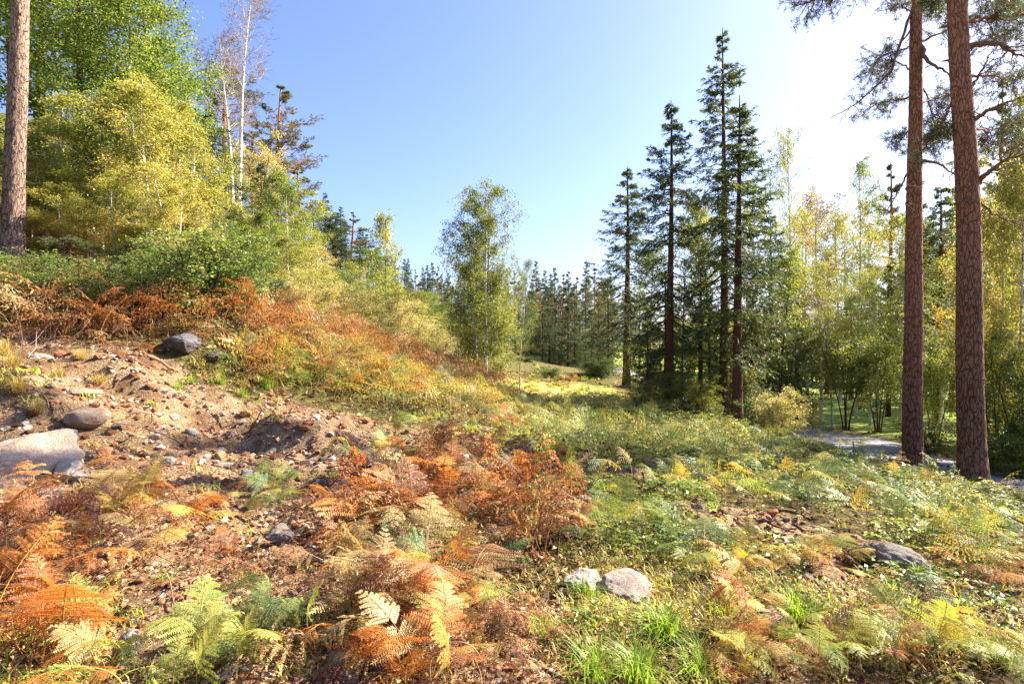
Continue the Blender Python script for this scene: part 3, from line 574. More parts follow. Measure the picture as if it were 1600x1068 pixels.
row('dark leafy shrub', 'the spruce undergrowth', 'shrubs under the spruces', [
    ('thicket', 1035, 27, 490, 120, 'leaf_birch_green'), ('thicket', 1125, 28, 440, 110, 'leaf_lime'), ('thicket', 1178, 25, 460, 110, 'leaf_birch_green'),
    ('thicket', 1225, 27, 470, 120, 'leaf_dark'), ('thicket', 1150, 23, 550, 90, 'leaf_birch_green'), ('thicket', 1060, 22.5, 570, 80, 'leaf_birch_green'),
    ('spruce_full', 1012, 26, 480, 80, None), ('hazel', 1215, 17.5, 600, 75, 'leaf_pale'), ('thicket', 1095, 21.5, 580, 70, 'leaf_lime'), ('hazel', 1190, 18.5, 610, 70, 'leaf_dark'), ('hazel', 1005, 24, 590, 60, 'leaf_birch_green')])
row('young drooping spruce', 'the gaps between the tall spruces', 'young spruces between the big ones', [
    ('spruce_full', 1095, 23, 400, 110, 'needle_spruce_light'), ('spruce_full', 1040, 26, 420, 110, 'needle_spruce_light'), ('spruce_full', 950, 44, 430, 75, None), ('spruce_full', 935, 52, 470, 70, None), ('spruce_full', 1175, 25, 450, 90, 'needle_spruce_light')])
# far forest closing the glade
far = []
for px, Y, top, kd in [(806,62,425,'pine_slim'),(822,95,432,'spruce_mid'),(838,92,403,'spruce_narrow'),(852,96,418,'spruce_narrow'),(866,88,415,'spruce_mid'),(878,98,428,'pine_forest'),(889,90,420,'spruce_narrow'),(902,84,432,'pine_slim'),(915,72,403,'spruce_narrow'),(928,90,418,'pine_forest'),(942,95,436,'spruce_mid'),(955,100,425,'pine_forest'),(845,75,440,'pine_forest'),(874,70,445,'pine_slim'),(898,68,440,'spruce_mid'),(830,70,450,'spruce_narrow'),(938,74,432,'pine_slim'),(860,82,425,'spruce_mid')]:
    far.append((kd, px, Y, top, 44, 'needle_pine_warm' if kd.startswith('pine') else None))
row('far conifer', 'the forest closing the glade', 'far forest at the end of the glade', far)
row('back-row spruce', 'the hazy skyline behind the glade', 'skyline spruces behind the glade', [
    ('spruce_mid' if i % 2 else 'spruce_narrow', px, 128, 432 + (i * 29) % 26, 42, None) for i, px in enumerate(range(600, 1000, 21))])
row('dark low fir', 'the far forest edge', 'low dark firs before the far forest', [
    ('spruce_full', px, Y, top, wd, None) for px, Y, top, wd in [(812,58,478,48),(830,60,490,55),(848,55,470,60),(868,60,480,60),(888,56,475,60),(906,60,490,55),(924,54,480,60),(858,50,520,50),(898,50,510,50)]])
row('low shady bush', 'the foot of the far forest', 'bushes at the foot of the far forest', [
    ('hazel', px, Y, top, wd, 'leaf_dark') for px, Y, top, wd in [(812,58,552,40),(829,60,540,48),(851,57,556,36),(872,61,535,55),(893,56,558,34),(914,58,540,50),(860,40,570,40),(822,47,562,38),(925,44,560,46),(938,42,552,50)]])
row('far spruce', 'the distant ridge', 'spruces on the distant ridge', [
    (kd, px, Y, top, None, None) for kd, px, Y, top in [('spruce_narrow',618,66,405),('spruce_mid',632,75,402),('pine_slim',648,80,420),('spruce_narrow',660,85,415),('spruce_mid',675,92,408),('spruce_narrow',690,98,425),('pine_slim',704,100,430),('spruce_mid',720,102,418),('spruce_narrow',736,104,428),('pine_forest',776,100,440),('spruce_mid',612,50,398),('spruce_mid',638,52,402),('spruce_full',655,50,440),('spruce_mid',668,56,412),('pine_slim',684,58,415),('spruce_mid',700,62,424),('spruce_mid',752,102,425),('spruce_narrow',792,98,430)]])
row('rounded green tree', 'the belt below the ridge', 'leaf trees below the ridge', [
    ('thicket', px, Y, top, wd, lm) for px, Y, top, wd, lm in [(640,48,445,75,'leaf_birch_green'),(668,55,450,75,'leaf_maple'),(692,60,470,70,'leaf_birch_green'),(625,42,470,80,'leaf_lime'),(655,45,490,75,'leaf_pale'),(705,50,500,60,'leaf_birch_green')]])
# left hillside, back to front
row('big bright green maple', 'the top of the left hillside', 'maples high on the left', [
    ('maple_big', 20, 23, -140, 300, None), ('maple_big', 120, 21, -120, 300, None), ('maple_big', 205, 20, -30, 230, None), ('maple_big', 255, 23, 60, 170, None)])
tree('birch_bare', 368, 29, -40, 'tall white bare birch with pinkish twigs rising above the left hillside', width=120, base_z=8.6, rz=0.4)
tree('pine_forest', 352, 31, 95, 'dark blue-green pine behind the bare white birch', width=110)
tree('pine_hill', 434, 36, 132, 'spreading pine with layered olive crown, alone against the sky on the left', width=125)
tree('pine_hill', 395, 34, 205, 'olive-tinged pine between the bare birch and the layered pine', width=110, leafm='needle_pine_warm')
tree('thicket', 400, 31, 200, 'fading leaf tree under the bare birch', width=95, leafm='leaf_pale')
tree('pine_slim', 470, 42, 255, 'small pine on the hill edge right of the layered pine', width=70, leafm='needle_pine_warm')
row('dark hillside spruce', 'the upper left slope', 'dark spruces on the left slope', [
    ('spruce_full', 408, 23, 250, 80, None), ('spruce_young', 376, 21, 285, 60, None), ('spruce_full', 425, 28, 270, 80, None), ('spruce_narrow', 508, 48, 298, 55, None), ('spruce_mid', 524, 40, 330, 90, None),
    ('spruce_full', 520, 30, 345, 95, None), ('spruce_narrow', 533, 50, 320, 50, None), ('pine_slim', 548, 52, 330, 60, None), ('spruce_narrow', 562, 56, 352, 50, None), ('pine_slim', 575, 58, 365, 50, None), ('spruce_mid', 590, 60, 385, 55, None), ('spruce_mid', 330, 26, 170, 130, None),
    ('spruce_mid', 300, 24, 165, 120, None), ('pine_forest', 60, 25, -60, 160, None), ('spruce_mid', 455, 40, 290, 80, None), ('spruce_mid', 490, 44, 310, 70, None), ('pine_slim', 605, 62, 395, 50, None)])
tree('maple_young', 601, 31, 328, 'bright green young maple standing out on the left slope against the sky', width=62, leafm='leaf_lime')
tree('maple_young', 575, 33, 385, 'smaller green maple just left of the bright young maple', width=70)
tree('thicket', 545, 27, 400, 'rounded grey-green tree before the dark slope spruces', width=100, leafm='leaf_birch_green')
row('yellowing birch', 'the sunny hillside stand', 'yellow birches on the left hillside', [
    (kd, px, Y, top, wd, lm) for kd, px, Y, top, wd, lm in [
    ('birch_young_a',20,14.5,250,150,None),('birch_young_b',75,15,180,150,'leaf_lime'),('birch_young_a',120,16,130,150,'leaf_lime'),('birch_young_b',160,15,170,140,'leaf_birch_green'),('birch_young_a',200,15.5,110,160,'leaf_lime'),
    ('birch_young_b',235,14.5,140,150,None),('birch_young_a',262,16,125,140,None),('birch_young_b',295,16.5,180,130,None),('birch_young_a',322,18,235,100,'leaf_lime'),('birch_young_b',100,13.2,290,110,None),('birch_young_a',270,13.4,260,120,None),
    ('birch_young_b',180,13.0,270,120,None),('birch_young_a',140,13.6,320,110,'leaf_birch_orange'),('birch_young_b',50,13.2,330,100,'leaf_birch_orange'),('birch_young_a',220,13,340,100,None)]])
row('soft yellow-green birch', 'the shrubbery beyond the hazel', 'soft birches right of the hazel', [
    ('birch_young_b',448,19.5,262,85,'leaf_lime'),('birch_young_a',470,21,300,80,'leaf_lime'),('birch_young_b',425,18,330,80,'leaf_birch_green'),('birch_young_a',400,17,340,80,'leaf_lime'),('birch_young_b',455,17,370,90,'leaf_birch_yellow'),('birch_young_a',375,17.5,320,80,'leaf_birch_green'),
    ('birch_young_b',490,20,380,80,'leaf_pale'),('birch_young_a',480,24,340,70,'leaf_lime')])
tree('hazel', 318, 11.3, 330, 'big dark green hazel bush, largest bush on the left bank', width=175, rz=1.0)
tree('hazel', 355, 12.2, 375, 'hazel bush growing close behind the right side of the biggest bush', width=130)
tree('hazel', 265, 12.5, 385, 'hazel bush half hidden behind the left side of the biggest bush', width=110)
tree('hazel_low', 140, 10.6, 385, 'low glossy dark bush left of the big hazel, above dead bracken', width=140)
tree('hazel_low', 195, 10.6, 430, 'low dark bush between the glossy bush and the big hazel', width=110)
tree('hazel_low', 85, 10.9, 425, 'small dark bush beside the foot of the leftmost pine', width=90)
tree('pine_young', 112, 11.8, 372, 'bluish young pine above the low glossy dark bush', width=85)
tree('pine_young', 236, 13.4, 385, 'bluish young pine left of the big hazel bush', width=90)
tree('pine_young', 432, 12.8, 438, 'small bluish pine at the right end of the hazel bank', width=65)
tree('sapling', 25, 10.5, 395, 'yellow-leaved sapling in front of the leftmost pine', width=70)
row('pale autumn shrub', 'the dry left slope', 'pale shrubs on the dry slope', [
    ('willow', px, Y, top, wd, lm) for px, Y, top, wd, lm in [
    (452,14,430,75,'leaf_pale'),(478,15,415,80,'leaf_birch_yellow'),(500,16,430,80,'leaf_pale'),(470,13.3,470,70,'leaf_birch_green'),(520,17,420,80,'leaf_birch_green'),(540,18,450,75,'leaf_tan'),(560,20,440,80,'leaf_birch_green'),(510,14.8,480,70,'leaf_lime'),
    (580,21,460,75,'leaf_pale'),(600,23,450,75,'leaf_pale'),(560,17,495,60,'leaf_tan'),(622,26,460,70,'leaf_pale'),(590,19.5,505,60,'leaf_birch_green'),(640,28,480,65,'leaf_pale'),(612,21,520,55,'leaf_tan'),(658,29,500,60,'leaf_birch_green'),(675,31,500,60,'leaf_pale'),
    (640,23,535,55,'leaf_tan'),(690,33,515,50,'leaf_pale'),(665,25,545,50,'leaf_tan')]])
row('dark-stemmed leafy shrub', 'the middle of the dry left slope', 'dark shrubs on the left slope', [
    ('thicket', 545, 19, 430, 90, 'leaf_birch_green'), ('thicket', 518, 22, 400, 80, 'leaf_maple'), ('thicket', 600, 27, 430, 80, 'leaf_lime'), ('thicket', 640, 35, 455, 80, 'leaf_birch_green')])
tree('spruce_young', 626, 15.5, 535, 'tiny dark spruce seedling standing alone on the dry slope', width=26, leafm='needle_spruce')
# right: birches and mixed wood behind the road
row('sparse tall birch', 'the thin wood behind the road', 'sparse birches behind the road', [
    ('birch_sparse_a',1237,31,200,95,None),('birch_sparse_b',1283,29,290,110,'leaf_birch_orange'),('birch_sparse_a',1262,35,320,90,'leaf_birch_yellow'),('birch_sparse_b',1338,30,245,100,None),('birch_sparse_a',1312,38,330,90,None),
    ('birch_sparse_b',1372,36,300,90,'leaf_birch_yellow'),('birch_sparse_a',1408,30,330,80,'leaf_lime'),('birch_sparse_b',1455,33,350,100,'leaf_birch_yellow'),('birch_sparse_a',1555,24,300,110,'leaf_birch_yellow'),('birch_sparse_b',1520,30,330,100,'leaf_birch_yellow'),
    ('birch_sparse_a',1250,44,330,100,'leaf_birch_yellow'),('birch_sparse_b',1325,46,340,100,'leaf_lime'),('birch_sparse_a',1395,44,340,110,'leaf_birch_yellow'),('birch_sparse_b',1475,42,330,110,'leaf_birch_green'),('birch_sparse_a',1510,44,320,110,'leaf_birch_yellow'),('birch_sparse_b',1580,40,300,120,'leaf_birch_green'),
    ('birch_sparse_b',1300,26,400,80,'leaf_birch_yellow'),('birch_sparse_a',1360,27,420,80,'leaf_lime')])
row('backlit conifer', 'the wood beyond the road', 'conifers beyond the road', [
    ('pine_slim',1388,42,255,90,'needle_pine_warm'),('spruce_mid',1488,33,285,110,None),('pine_forest',1556,37,125,110,None),('pine_forest',1415,48,290,90,None),('spruce_narrow',1535,40,300,80,None),('pine_slim',1590,33,180,100,'needle_pine_warm'),
    ('spruce_mid',1440,50,350,80,None),('spruce_mid',1292,44,392,80,None),('spruce_full',1330,40,450,90,None),('spruce_mid',1428,38,330,100,None),('spruce_mid',1505,36,310,110,None),('spruce_full',1575,28,400,130,None),('spruce_full',1460,34,440,100,None),('spruce_mid',1468,28,285,150,None),('spruce_full',1388,31,410,100,None),('spruce_full',1540,27,430,120,None),('spruce_narrow',1245,40,380,90,None),('spruce_narrow',1345,60,420,60,None),('pine_forest',1370,70,415,70,None)])
row('golden larch-like birch', 'the bright right edge of the picture', 'golden trees at the right edge', [
    ('birch_young_a',1548,17,235,110,None),('birch_young_b',1592,15.5,215,110,None),('birch_young_a',1620,17,150,130,None),('birch_young_b',1530,20,300,90,'leaf_birch_orange'),('birch_young_b',1575,18.5,330,110,None)])
row('shady bush', 'the strip beyond the road', 'bushes along the far side of the road', [
    ('thicket_high',1322,24.5,500,120,'leaf_birch_green'),('thicket_high',1372,24,500,110,'leaf_dark'),('birch_sparse_b',1412,27,430,90,'leaf_lime'),('thicket_high',1462,19.5,520,100,'leaf_lime'),('birch_sparse_a',1470,24,400,120,'leaf_birch_green'),('hazel',1455,17.6,640,80,'leaf_birch_green'),
    ('thicket',1560,15.5,480,120,'leaf_birch_green'),('thicket',1600,14.5,520,130,'leaf_dark'),('hazel',1545,14.8,660,90,'leaf_lime'),('hazel',1595,13.8,670,100,'leaf_birch_green'),('thicket',1580,20,420,140,'leaf_lime'),('hazel',1250,27.5,610,60,'leaf_pale')])
row('yellow-green bush tree', 'the far side of the green field', 'trees beyond the green field', [
    ('thicket',px,Y,top,wd,lm) for px,Y,top,wd,lm in [(1240,62,500,90,'leaf_lime'),(1275,66,510,90,'leaf_birch_yellow'),(1310,60,500,100,'leaf_lime'),(1345,64,490,100,'leaf_birch_yellow'),(1385,60,480,110,'leaf_lime'),(1425,58,490,100,'leaf_birch_green'),(1465,60,470,110,'leaf_lime'),(1505,56,480,110,'leaf_birch_yellow'),
    (1545,54,470,120,'leaf_lime'),(1590,52,460,120,'leaf_birch_green'),(1205,66,490,90,'leaf_birch_yellow'),(1165,70,480,90,'leaf_lime'),(1120,72,470,90,'leaf_birch_yellow'),(1080,75,480,90,'leaf_lime'),(1640,50,460,140,'leaf_lime')]])
far = [('pine_forest' if i % 2 else 'spruce_mid', px, 105 + 9 * (i % 3), 468 + (i * 37) % 24, None, None) for i, px in enumerate(range(985, 1640, 31))]
row('distant dark conifer', 'the horizon beyond the green field', 'distant forest edge', far)

row('outer tree', 'the upper left slope beyond the pine', 'trees just left of the view', [
    ('birch_young_a',-60,13,150,150,'leaf_lime'),('birch_young_b',-150,12,120,150,None),('maple_big',-220,17,-60,260,None),('birch_young_a',-280,11,100,160,'leaf_birch_green'),('hazel',-70,9.5,360,150,None),('hazel',-200,9.5,330,150,None),('thicket',-400,9,150,200,'leaf_birch_green'),('hazel',-330,7.5,380,160,None),('birch_young_b',-480,11,60,170,None)])
row('verge tree', 'the road verge beyond the thick pine', 'trees just right of the view', [
    ('birch_sparse_b',1730,15,60,150,'leaf_birch_yellow'),('birch_sparse_a',1840,18,0,170,'leaf_lime'),('thicket',1700,13,480,130,'leaf_birch_green'),('hazel',1780,11,620,130,None),('birch_sparse_b',1960,14,0,180,'leaf_birch_yellow')])
# ---------------------------------------------------------------- the three big pines
def pine_stem(name, label, pts, radii, mat, seed):
    """trunk with plated bark; pts in the world, first point is the foot"""
    pts = np.array(pts); base = pts[0].copy(); tt = np.r_[0, np.cumsum(np.linalg.norm(np.diff(pts, axis=0), axis=1))]
    s = np.linspace(0, tt[-1], 260); path = np.stack([np.interp(s, tt, pts[:, i]) for i in range(3)], -1) - base; path[:, 0] += 0.03 * noise2(s * 0.5, s * 0, seed)
    rad = np.interp(s, tt, radii) + radii[0] * 0.35 * np.exp(-s / 0.22); path[0, 2] -= 0.3
    e = bpy.data.objects.new(name, None); COL.objects.link(e); e.location = base; tag(e, label, 'pine tree')
    m = MB(); m.tubes(path[None], rad[None], 56, 0); v = m.v[0]; rg = np.random.default_rng(seed)
    ang = np.tile(np.arange(56) / 56 * 2 * np.pi, len(s)); zz = np.repeat(s, 56); rr = np.repeat(rad, 56)
    q = np.stack([np.cos(ang) * 6, np.sin(ang) * 6, zz * 5.5], -1)
    w1 = noise3(q + 0.6 * noise3(q * 0.7, seed)[:, None], seed + 1); plate = np.clip(np.abs(w1) * 3.2, 0, 1) ** 0.6
    amp = np.interp(zz, [0, 3, 7], [0.017, 0.013, 0.005])
    cen = np.repeat(path, 56, 0); out = v - cen; v += out / (np.linalg.norm(out, axis=1, keepdims=True) + 1e-9) * (amp * (plate - 0.6) + 0.008 * noise3(q * 3, seed + 2))[:, None]
    for zs in rg.uniform(1.6, 8.5, 16):
        k = int(np.argmin(np.abs(path[:, 2] - zs))); aa = rg.uniform(0, 6.28); ln = rad[k] + rg.uniform(0.02, 0.16); o = A3(math.cos(aa), math.sin(aa), rg.uniform(-0.2, 0.4)); m.tubes((path[k] + o * np.linspace(rad[k] * 0.6, ln, 4)[:, None])[None], np.array([[0.03, 0.022, 0.016, 0.006]]) * rg.uniform(0.6, 1.2), 7, 0)
    link('trunk', m.mesh('trunk', [M[mat]]), e); return e, base, path
def smooth(pts, n=14):
    pts = np.array(pts, float); tt = np.linspace(0, 1, len(pts)); s = np.linspace(0, 1, n); out = np.stack([np.interp(s, tt, pts[:, i]) for i in range(3)], -1)
    for _ in range(2): out[1:-1] = (out[:-2] + 2 * out[1:-1] + out[2:]) / 4
    return out
def pine_branch(e, base, pts, r0, twigs=30, tw=0.55, leafy=True, seed=0, needle=0.07, u0=0.3, dense=9):
    global NR; NR = np.random.default_rng(seed); p = smooth([P(*q) for q in pts], 18) - base; p[1:] += NR.normal(0, 0.012, (17, 3)); m = MB(); s = np.linspace(0, 1, 18)
    m.tubes(p[None], (r0 * (1 - 0.8 * s))[None], 8, 0)
    if twigs:
        u = NR.uniform(u0, 1, twigs) * 17; k = np.minimum(u.astype(int), 16); f = (u - k)[:, None]; b = p[k] * (1 - f) + p[k + 1] * f; d = unit(p[k + 1] - p[k]); v = unit(d * 0.7 + rdir(twigs) * A3(1, 1, 0.75) + A3(0, 0, -0.05))
        ln = tw * NR.uniform(0.4, 1.1, twigs); q = b[:, None] + v[:, None] * (ln[:, None, None] * np.linspace(0, 1, 6)[None, :, None]); q[:, 1:] += np.cumsum(NR.normal(0, 0.035, (twigs, 5, 3)), 1) * tw * 1.6
        m.tubes(q, r0 * 0.22 * (1 - 0.7 * np.linspace(0, 1, 6))[None] + 0.002, 4, 0)
        n2 = 4; b2 = np.repeat(q[:, 2:].reshape(-1, 3), 1, 0); b2 = np.repeat(b2, 2, 0); v2 = unit(np.repeat(np.repeat(v, 4, 0), 2, 0) * 0.6 + rdir(len(b2))); l2 = tw * 0.35 * NR.uniform(0.3, 1.1, len(b2))
        q2 = b2[:, None] + v2[:, None] * (l2[:, None, None] * np.linspace(0, 1, 3)[None, :, None]); q2[:, 1:] += NR.normal(0, 0.02, (len(b2), 2, 3)); m.tubes(q2, 0.0035, 3, 0)
    br = link('branch', m.mesh('branch', [M['bark_pine'] if leafy else M['twig']]), e)
    if leafy and twigs:
        c = MB(); tip = np.concatenate([q2[:, 2], q[:, 5], q2[:, 1]]); dd = np.concatenate([v2, v, v2]); k = dense; pp = np.repeat(tip, k, 0) + np.repeat(dd, k, 0) * NR.uniform(-0.05, 0.03, (len(tip) * k, 1))
        nd = unit(np.repeat(dd, k, 0) * 0.9 + rdir(len(pp))); c.leaves(pp, nd, rdir(len(pp)), needle * NR.uniform(0.7, 1.2, len(pp)), 0.0075, NR.uniform(0, 1, len(pp)), 0, 0)
        link('needles', c.mesh('needles', [M['needle_pine']]), br)
    return br
def crown_top(e, base, path, z0, z1, seed, n=11, Rm=2.4):
    r = random.Random(seed)
    for i in range(n):
        z = z0 + (z1 - z0) * (i + r.random()) / n; k = int(np.argmin(np.abs(path[:, 2] - z))); a = 2.4 * i + r.random(); L = Rm * r.uniform(0.6, 1.1) * (1 - 0.5 * i / n)
        b = path[k] + base; o = A3(math.cos(a), math.sin(a), 0)
        pts = [b + o * L * t + A3(0, 0, L * (0.25 * t + 0.2 * math.sin(3 * t))) for t in (0, 0.35, 0.7, 1)]
        inv = [((q[0]) / q[1] * F + CX, HY - (q[2] - EYE) / q[1] * F, q[1]) for q in pts]
        pine_branch(e, base, inv, 0.035, 16, 0.6, True, seed * 50 + i, 0.10, dense=8)
b1 = P(1425, 728, 12.5); b1 = (b1[0], b1[1], hz(b1[0], b1[1])); b2 = P(1517, 757, 10.5); b2 = (b2[0], b2[1], hz(b2[0], b2[1])); b3 = P(17, 404, 12); b3 = (b3[0], b3[1], hz(b3[0], b3[1]))
e1, B1, T1 = pine_stem('pine_tree', 'slimmer, straight one of the two red-barked pines beside the road', [b1, P(1428, 500, 12.5), P(1430, 250, 12.5), P(1434, 0, 12.5), P(1440, -250, 12.6), P(1444, -520, 12.7)], [0.195, 0.172, 0.14, 0.108, 0.075, 0.03], 'bark_pine', 3)
e2, B2, T2 = pine_stem('pine_tree', 'thicker, slightly leaning one of the two red-barked pines beside the road', [b2, P(1518, 600, 10.5), P(1513, 350, 10.5), P(1499, 100, 10.5), P(1493, -50, 10.5), P(1480, -350, 10.6), P(1478, -700, 10.7)], [0.215, 0.205, 0.185, 0.158, 0.148, 0.10, 0.03], 'bark_pine', 5)
e3, B3, T3 = pine_stem('pine_tree', 'pale sunlit pine stem at the far left edge, on top of the bank', [b3, P(24, 250, 12), P(33, 0, 12), P(38, -300, 12), P(40, -600, 12)], [0.205, 0.178, 0.15, 0.11, 0.03], 'bark_pale', 7)
for i, (pts, r0, tn, tl, lf) in enumerate([
    ([(1424,20,12.5),(1404,75,12.3),(1392,112,12.2),(1364,140,12.1),(1334,166,12),(1296,186,11.9)], 0.032, 12, 0.35, False),
    ([(1425,45,12.5),(1405,70,12.4),(1395,112,12.3),(1378,130,12.2)], 0.022, 6, 0.3, False),
    ([(1430,-110,12.5),(1395,-60,12.4),(1340,-25,12.2),(1285,-5,12.1),(1262,5,12.0)], 0.04, 46, 0.55, True),
    ([(1426,150,12.5),(1405,155,12.8),(1375,160,13.1),(1355,170,13.3)], 0.025, 26, 0.45, True),
    ([(1426,70,12.5),(1405,80,12.9),(1385,85,13.3),(1368,90,13.5)], 0.02, 24, 0.5, True),
    ([(1425,20,12.5),(1410,10,13),(1400,8,13.4)], 0.02, 18, 0.4, True),
    ([(1438,66,12.5),(1460,55,12.7),(1484,48,12.9),(1520,30,13.2)], 0.03, 26, 0.5, True),
    ([(1438,72,12.5),(1448,95,12.2),(1470,108,11.8),(1486,118,11.2)], 0.05, 3, 0.2, False),
    ([(1437,163,12.5),(1462,155,12.9),(1490,145,13.3),(1520,138,13.6)], 0.025, 30, 0.5, True),
    ([(1436,250,12.5),(1456,252,12.2),(1478,262,11.8),(1494,278,11.4)], 0.04, 4, 0.3, False),
    ([(1424,262,12.5),(1410,285,12.2),(1398,308,12),(1385,330,12)], 0.025, 14, 0.45, False),
    ([(1436,230,12.5),(1455,215,13),(1472,205,13.5)], 0.02, 30, 0.5, True),
    ([(1424,110,12.5),(1400,95,13.2),(1375,105,13.8),(1350,120,14.2)], 0.02, 26, 0.5, True), ([(1437,120,12.5),(1460,190,13.3),(1475,240,14)], 0.02, 26, 0.5, True), ([(1424,200,12.5),(1410,215,13),(1395,235,13.5)], 0.018, 20, 0.4, True),
    ([(1434,20,12.5),(1450,10,13.2),(1480,15,14)], 0.02, 26, 0.5, True), ([(1436,190,12.5),(1475,190,13.6),(1510,200,14.5)], 0.02, 30, 0.5, True)]):
    pine_branch(e1, B1, pts, r0, tn, tl, lf, 100 + i)
for i, (pts, r0, tn, tl, lf) in enumerate([
    ([(1511,73,10.5),(1535,67,10.4),(1562,70,10.3),(1580,80,10.2),(1605,92,10.1)], 0.06, 12, 0.4, False),
    ([(1515,194,10.5),(1535,178,10.3),(1565,163,10.1),(1605,148,9.9)], 0.05, 10, 0.4, False),
    ([(1524,288,10.5),(1540,272,10.3),(1568,252,10.1),(1605,238,9.9)], 0.06, 8, 0.4, False),
    ([(1510,37,10.5),(1530,30,10.6),(1560,27,10.7),(1605,22,10.8)], 0.04, 30, 0.5, True),
    ([(1510,148,10.5),(1525,125,10.6),(1540,100,10.7),(1552,74,10.8)], 0.03, 8, 0.4, False),
    ([(1494,145,10.5),(1480,175,10.6),(1460,210,10.8),(1440,240,11)], 0.03, 22, 0.4, True),
    ([(1512,120,10.5),(1545,118,11),(1580,125,11.5),(1610,120,12)], 0.025, 40, 0.55, True),
    ([(1515,200,10.5),(1550,205,11.6),(1590,190,12.5)], 0.025, 34, 0.5, True), ([(1512,90,10.5),(1540,60,11.5),(1575,55,12.5),(1610,70,13)], 0.025, 40, 0.5, True), ([(1520,240,10.5),(1560,220,12),(1600,225,13)], 0.02, 30, 0.5, True),
    ([(1508,-20,10.5),(1540,-10,11),(1580,10,11.5),(1610,20,12)], 0.035, 46, 0.55, True),
    ([(1490,0,10.5),(1470,-5,10.9),(1455,5,11.2)], 0.02, 24, 0.4, True),
    ([(1526,310,10.5),(1545,330,10.4),(1575,345,10.3),(1600,350,10.2)], 0.025, 12, 0.35, False)]):
    pine_branch(e2, B2, pts, r0, tn, tl, lf, 200 + i)
crown_top(e1, B1, T1, 10.5, 15.8, 31); crown_top(e2, B2, T2, 9.6, 15.5, 32); crown_top(e3, B3, T3, 8.5, 13.0, 33, 9)
# ---------------------------------------------------------------- landmarks used in labels
LM = [('the cracked boulder at the left edge', 60, 725), ('the round pale boulder', 130, 650), ('the shadowed hollow in the soil', 385, 680), ('the dark purple boulder', 285, 530),
      ('the flat white rock up the bank', 65, 553), ('the rust-streaked grey rock', 435, 835), ('the upright white stone', 195, 985), ('the twin white rocks', 960, 900),
      ('the long grey slab', 1385, 860), ('the small white stone', 1225, 827), ('the grey rock amid tall ferns', 600, 715), ('the foot of the lone birch', 750, 590),
      ('the foot of the tallest spruce', 1130, 650), ('the slimmer red pine', 1425, 720), ('the thicker red pine', 1517, 755), ('the bend of the gravel road', 1260, 670),
      ('the round stone at the near edge', 525, 1025), ('the sandy patch of soil', 300, 715), ('the black root in the grass', 1015, 748), ('the foot of the leftmost pine', 20, 405),
      ('the big hazel bush', 320, 500), ('the tiny spruce seedling', 625, 560), ('the glade of golden grass', 860, 605), ('the lower right corner', 1540, 1040),
      ('the tall bright grass tuft', 1245, 960), ('the lower left corner', 30, 1040), ('the orange bracken mound', 740, 790), ('the brown bracken bank', 500, 530), ('the pebbly pocket', 780, 960)]
POOL = []
def pool(o, desc, px, py): POOL.append((o, desc, px, py))
def name_pool():
    by = {}
    for o, desc, px, py in POOL:
        lm = min(LM, key=lambda q: (q[1] - px) ** 2 + 2.2 * (q[2] - py) ** 2); dx, dy = px - lm[1], py - lm[2]
        rel = ('right of' if dx > 0 else 'left of') if abs(dx) > 1.4 * abs(dy) else ('in front of' if dy > 0 else 'behind')
        by.setdefault((desc, rel, lm[0]), []).append((dx * dx + dy * dy, o))
    for (desc, rel, lm), l in by.items():
        l.sort(key=lambda q: q[0])
        for i, (_, o) in enumerate(l):
            o['label'] = f'{desc} {rel} {lm}' if len(l) == 1 else f'{desc}, {ORD[min(i, 19)]} {rel} {lm}'

# ---------------------------------------------------------------- stones
_ICO = {}
def ico(n):
    if n not in _ICO:
        import bmesh
        b = bmesh.new(); bmesh.ops.create_icosphere(b, subdivisions=n, radius=1.0); b.verts.ensure_lookup_table()
        _ICO[n] = (np.array([v.co[:] for v in b.verts]), np.array([[v.index for v in f.verts] for f in b.faces])); b.free()
    return _ICO[n]
def rock_shape(seed, sub=3, cuts=14, depth=0.52, rough=0.11, flat=0.7, boxy=0.0):
    cuts += 8
    r = np.random.default_rng(seed); v, f = ico(sub); v = v.copy()
    if boxy: v = np.sign(v) * np.abs(v) ** (1 - boxy)
    for _ in range(cuts):
        n = unit(r.normal(size=3)); d = r.uniform(depth, 0.97); e = v @ n - d; v = v - np.where(e > 0, e, 0)[:, None] * n * 0.92
    v = v * (1 + rough * noise3(v * 2.3, seed)[:, None] + 0.5 * rough * noise3(v * 6, seed + 1)[:, None] + (rough * (0.35 * noise3(v * 12, seed + 2) - 0.5 * np.clip(1 - np.abs(noise3(v * 1.9, seed + 5)) * 14, 0, 1))[:, None] if sub > 3 else 0))
    v[:, 2] *= flat; return v, f
def rock_mesh(seed, mat, **kw):
    v, f = rock_shape(seed, **kw); m = MB(); m.add(v, tris=f); return m.mesh('stone', [M[mat]], smooth=kw.get('sub', 3) > 2)
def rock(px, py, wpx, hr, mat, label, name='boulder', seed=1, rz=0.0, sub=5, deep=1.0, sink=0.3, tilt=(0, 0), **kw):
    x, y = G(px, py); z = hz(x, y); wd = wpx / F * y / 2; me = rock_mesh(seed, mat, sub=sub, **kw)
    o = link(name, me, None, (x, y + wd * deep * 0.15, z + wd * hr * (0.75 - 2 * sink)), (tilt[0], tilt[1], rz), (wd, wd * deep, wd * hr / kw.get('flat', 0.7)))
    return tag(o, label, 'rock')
rock(45, 750, 180, 0.36, 'rock_tan', 'big cracked tan boulder lying at the left edge of the picture', seed=71, rz=-0.15, deep=1.0, cuts=7, depth=0.5, rough=0.12, boxy=0.3, sink=0.1, tilt=(0.28, 0.05))
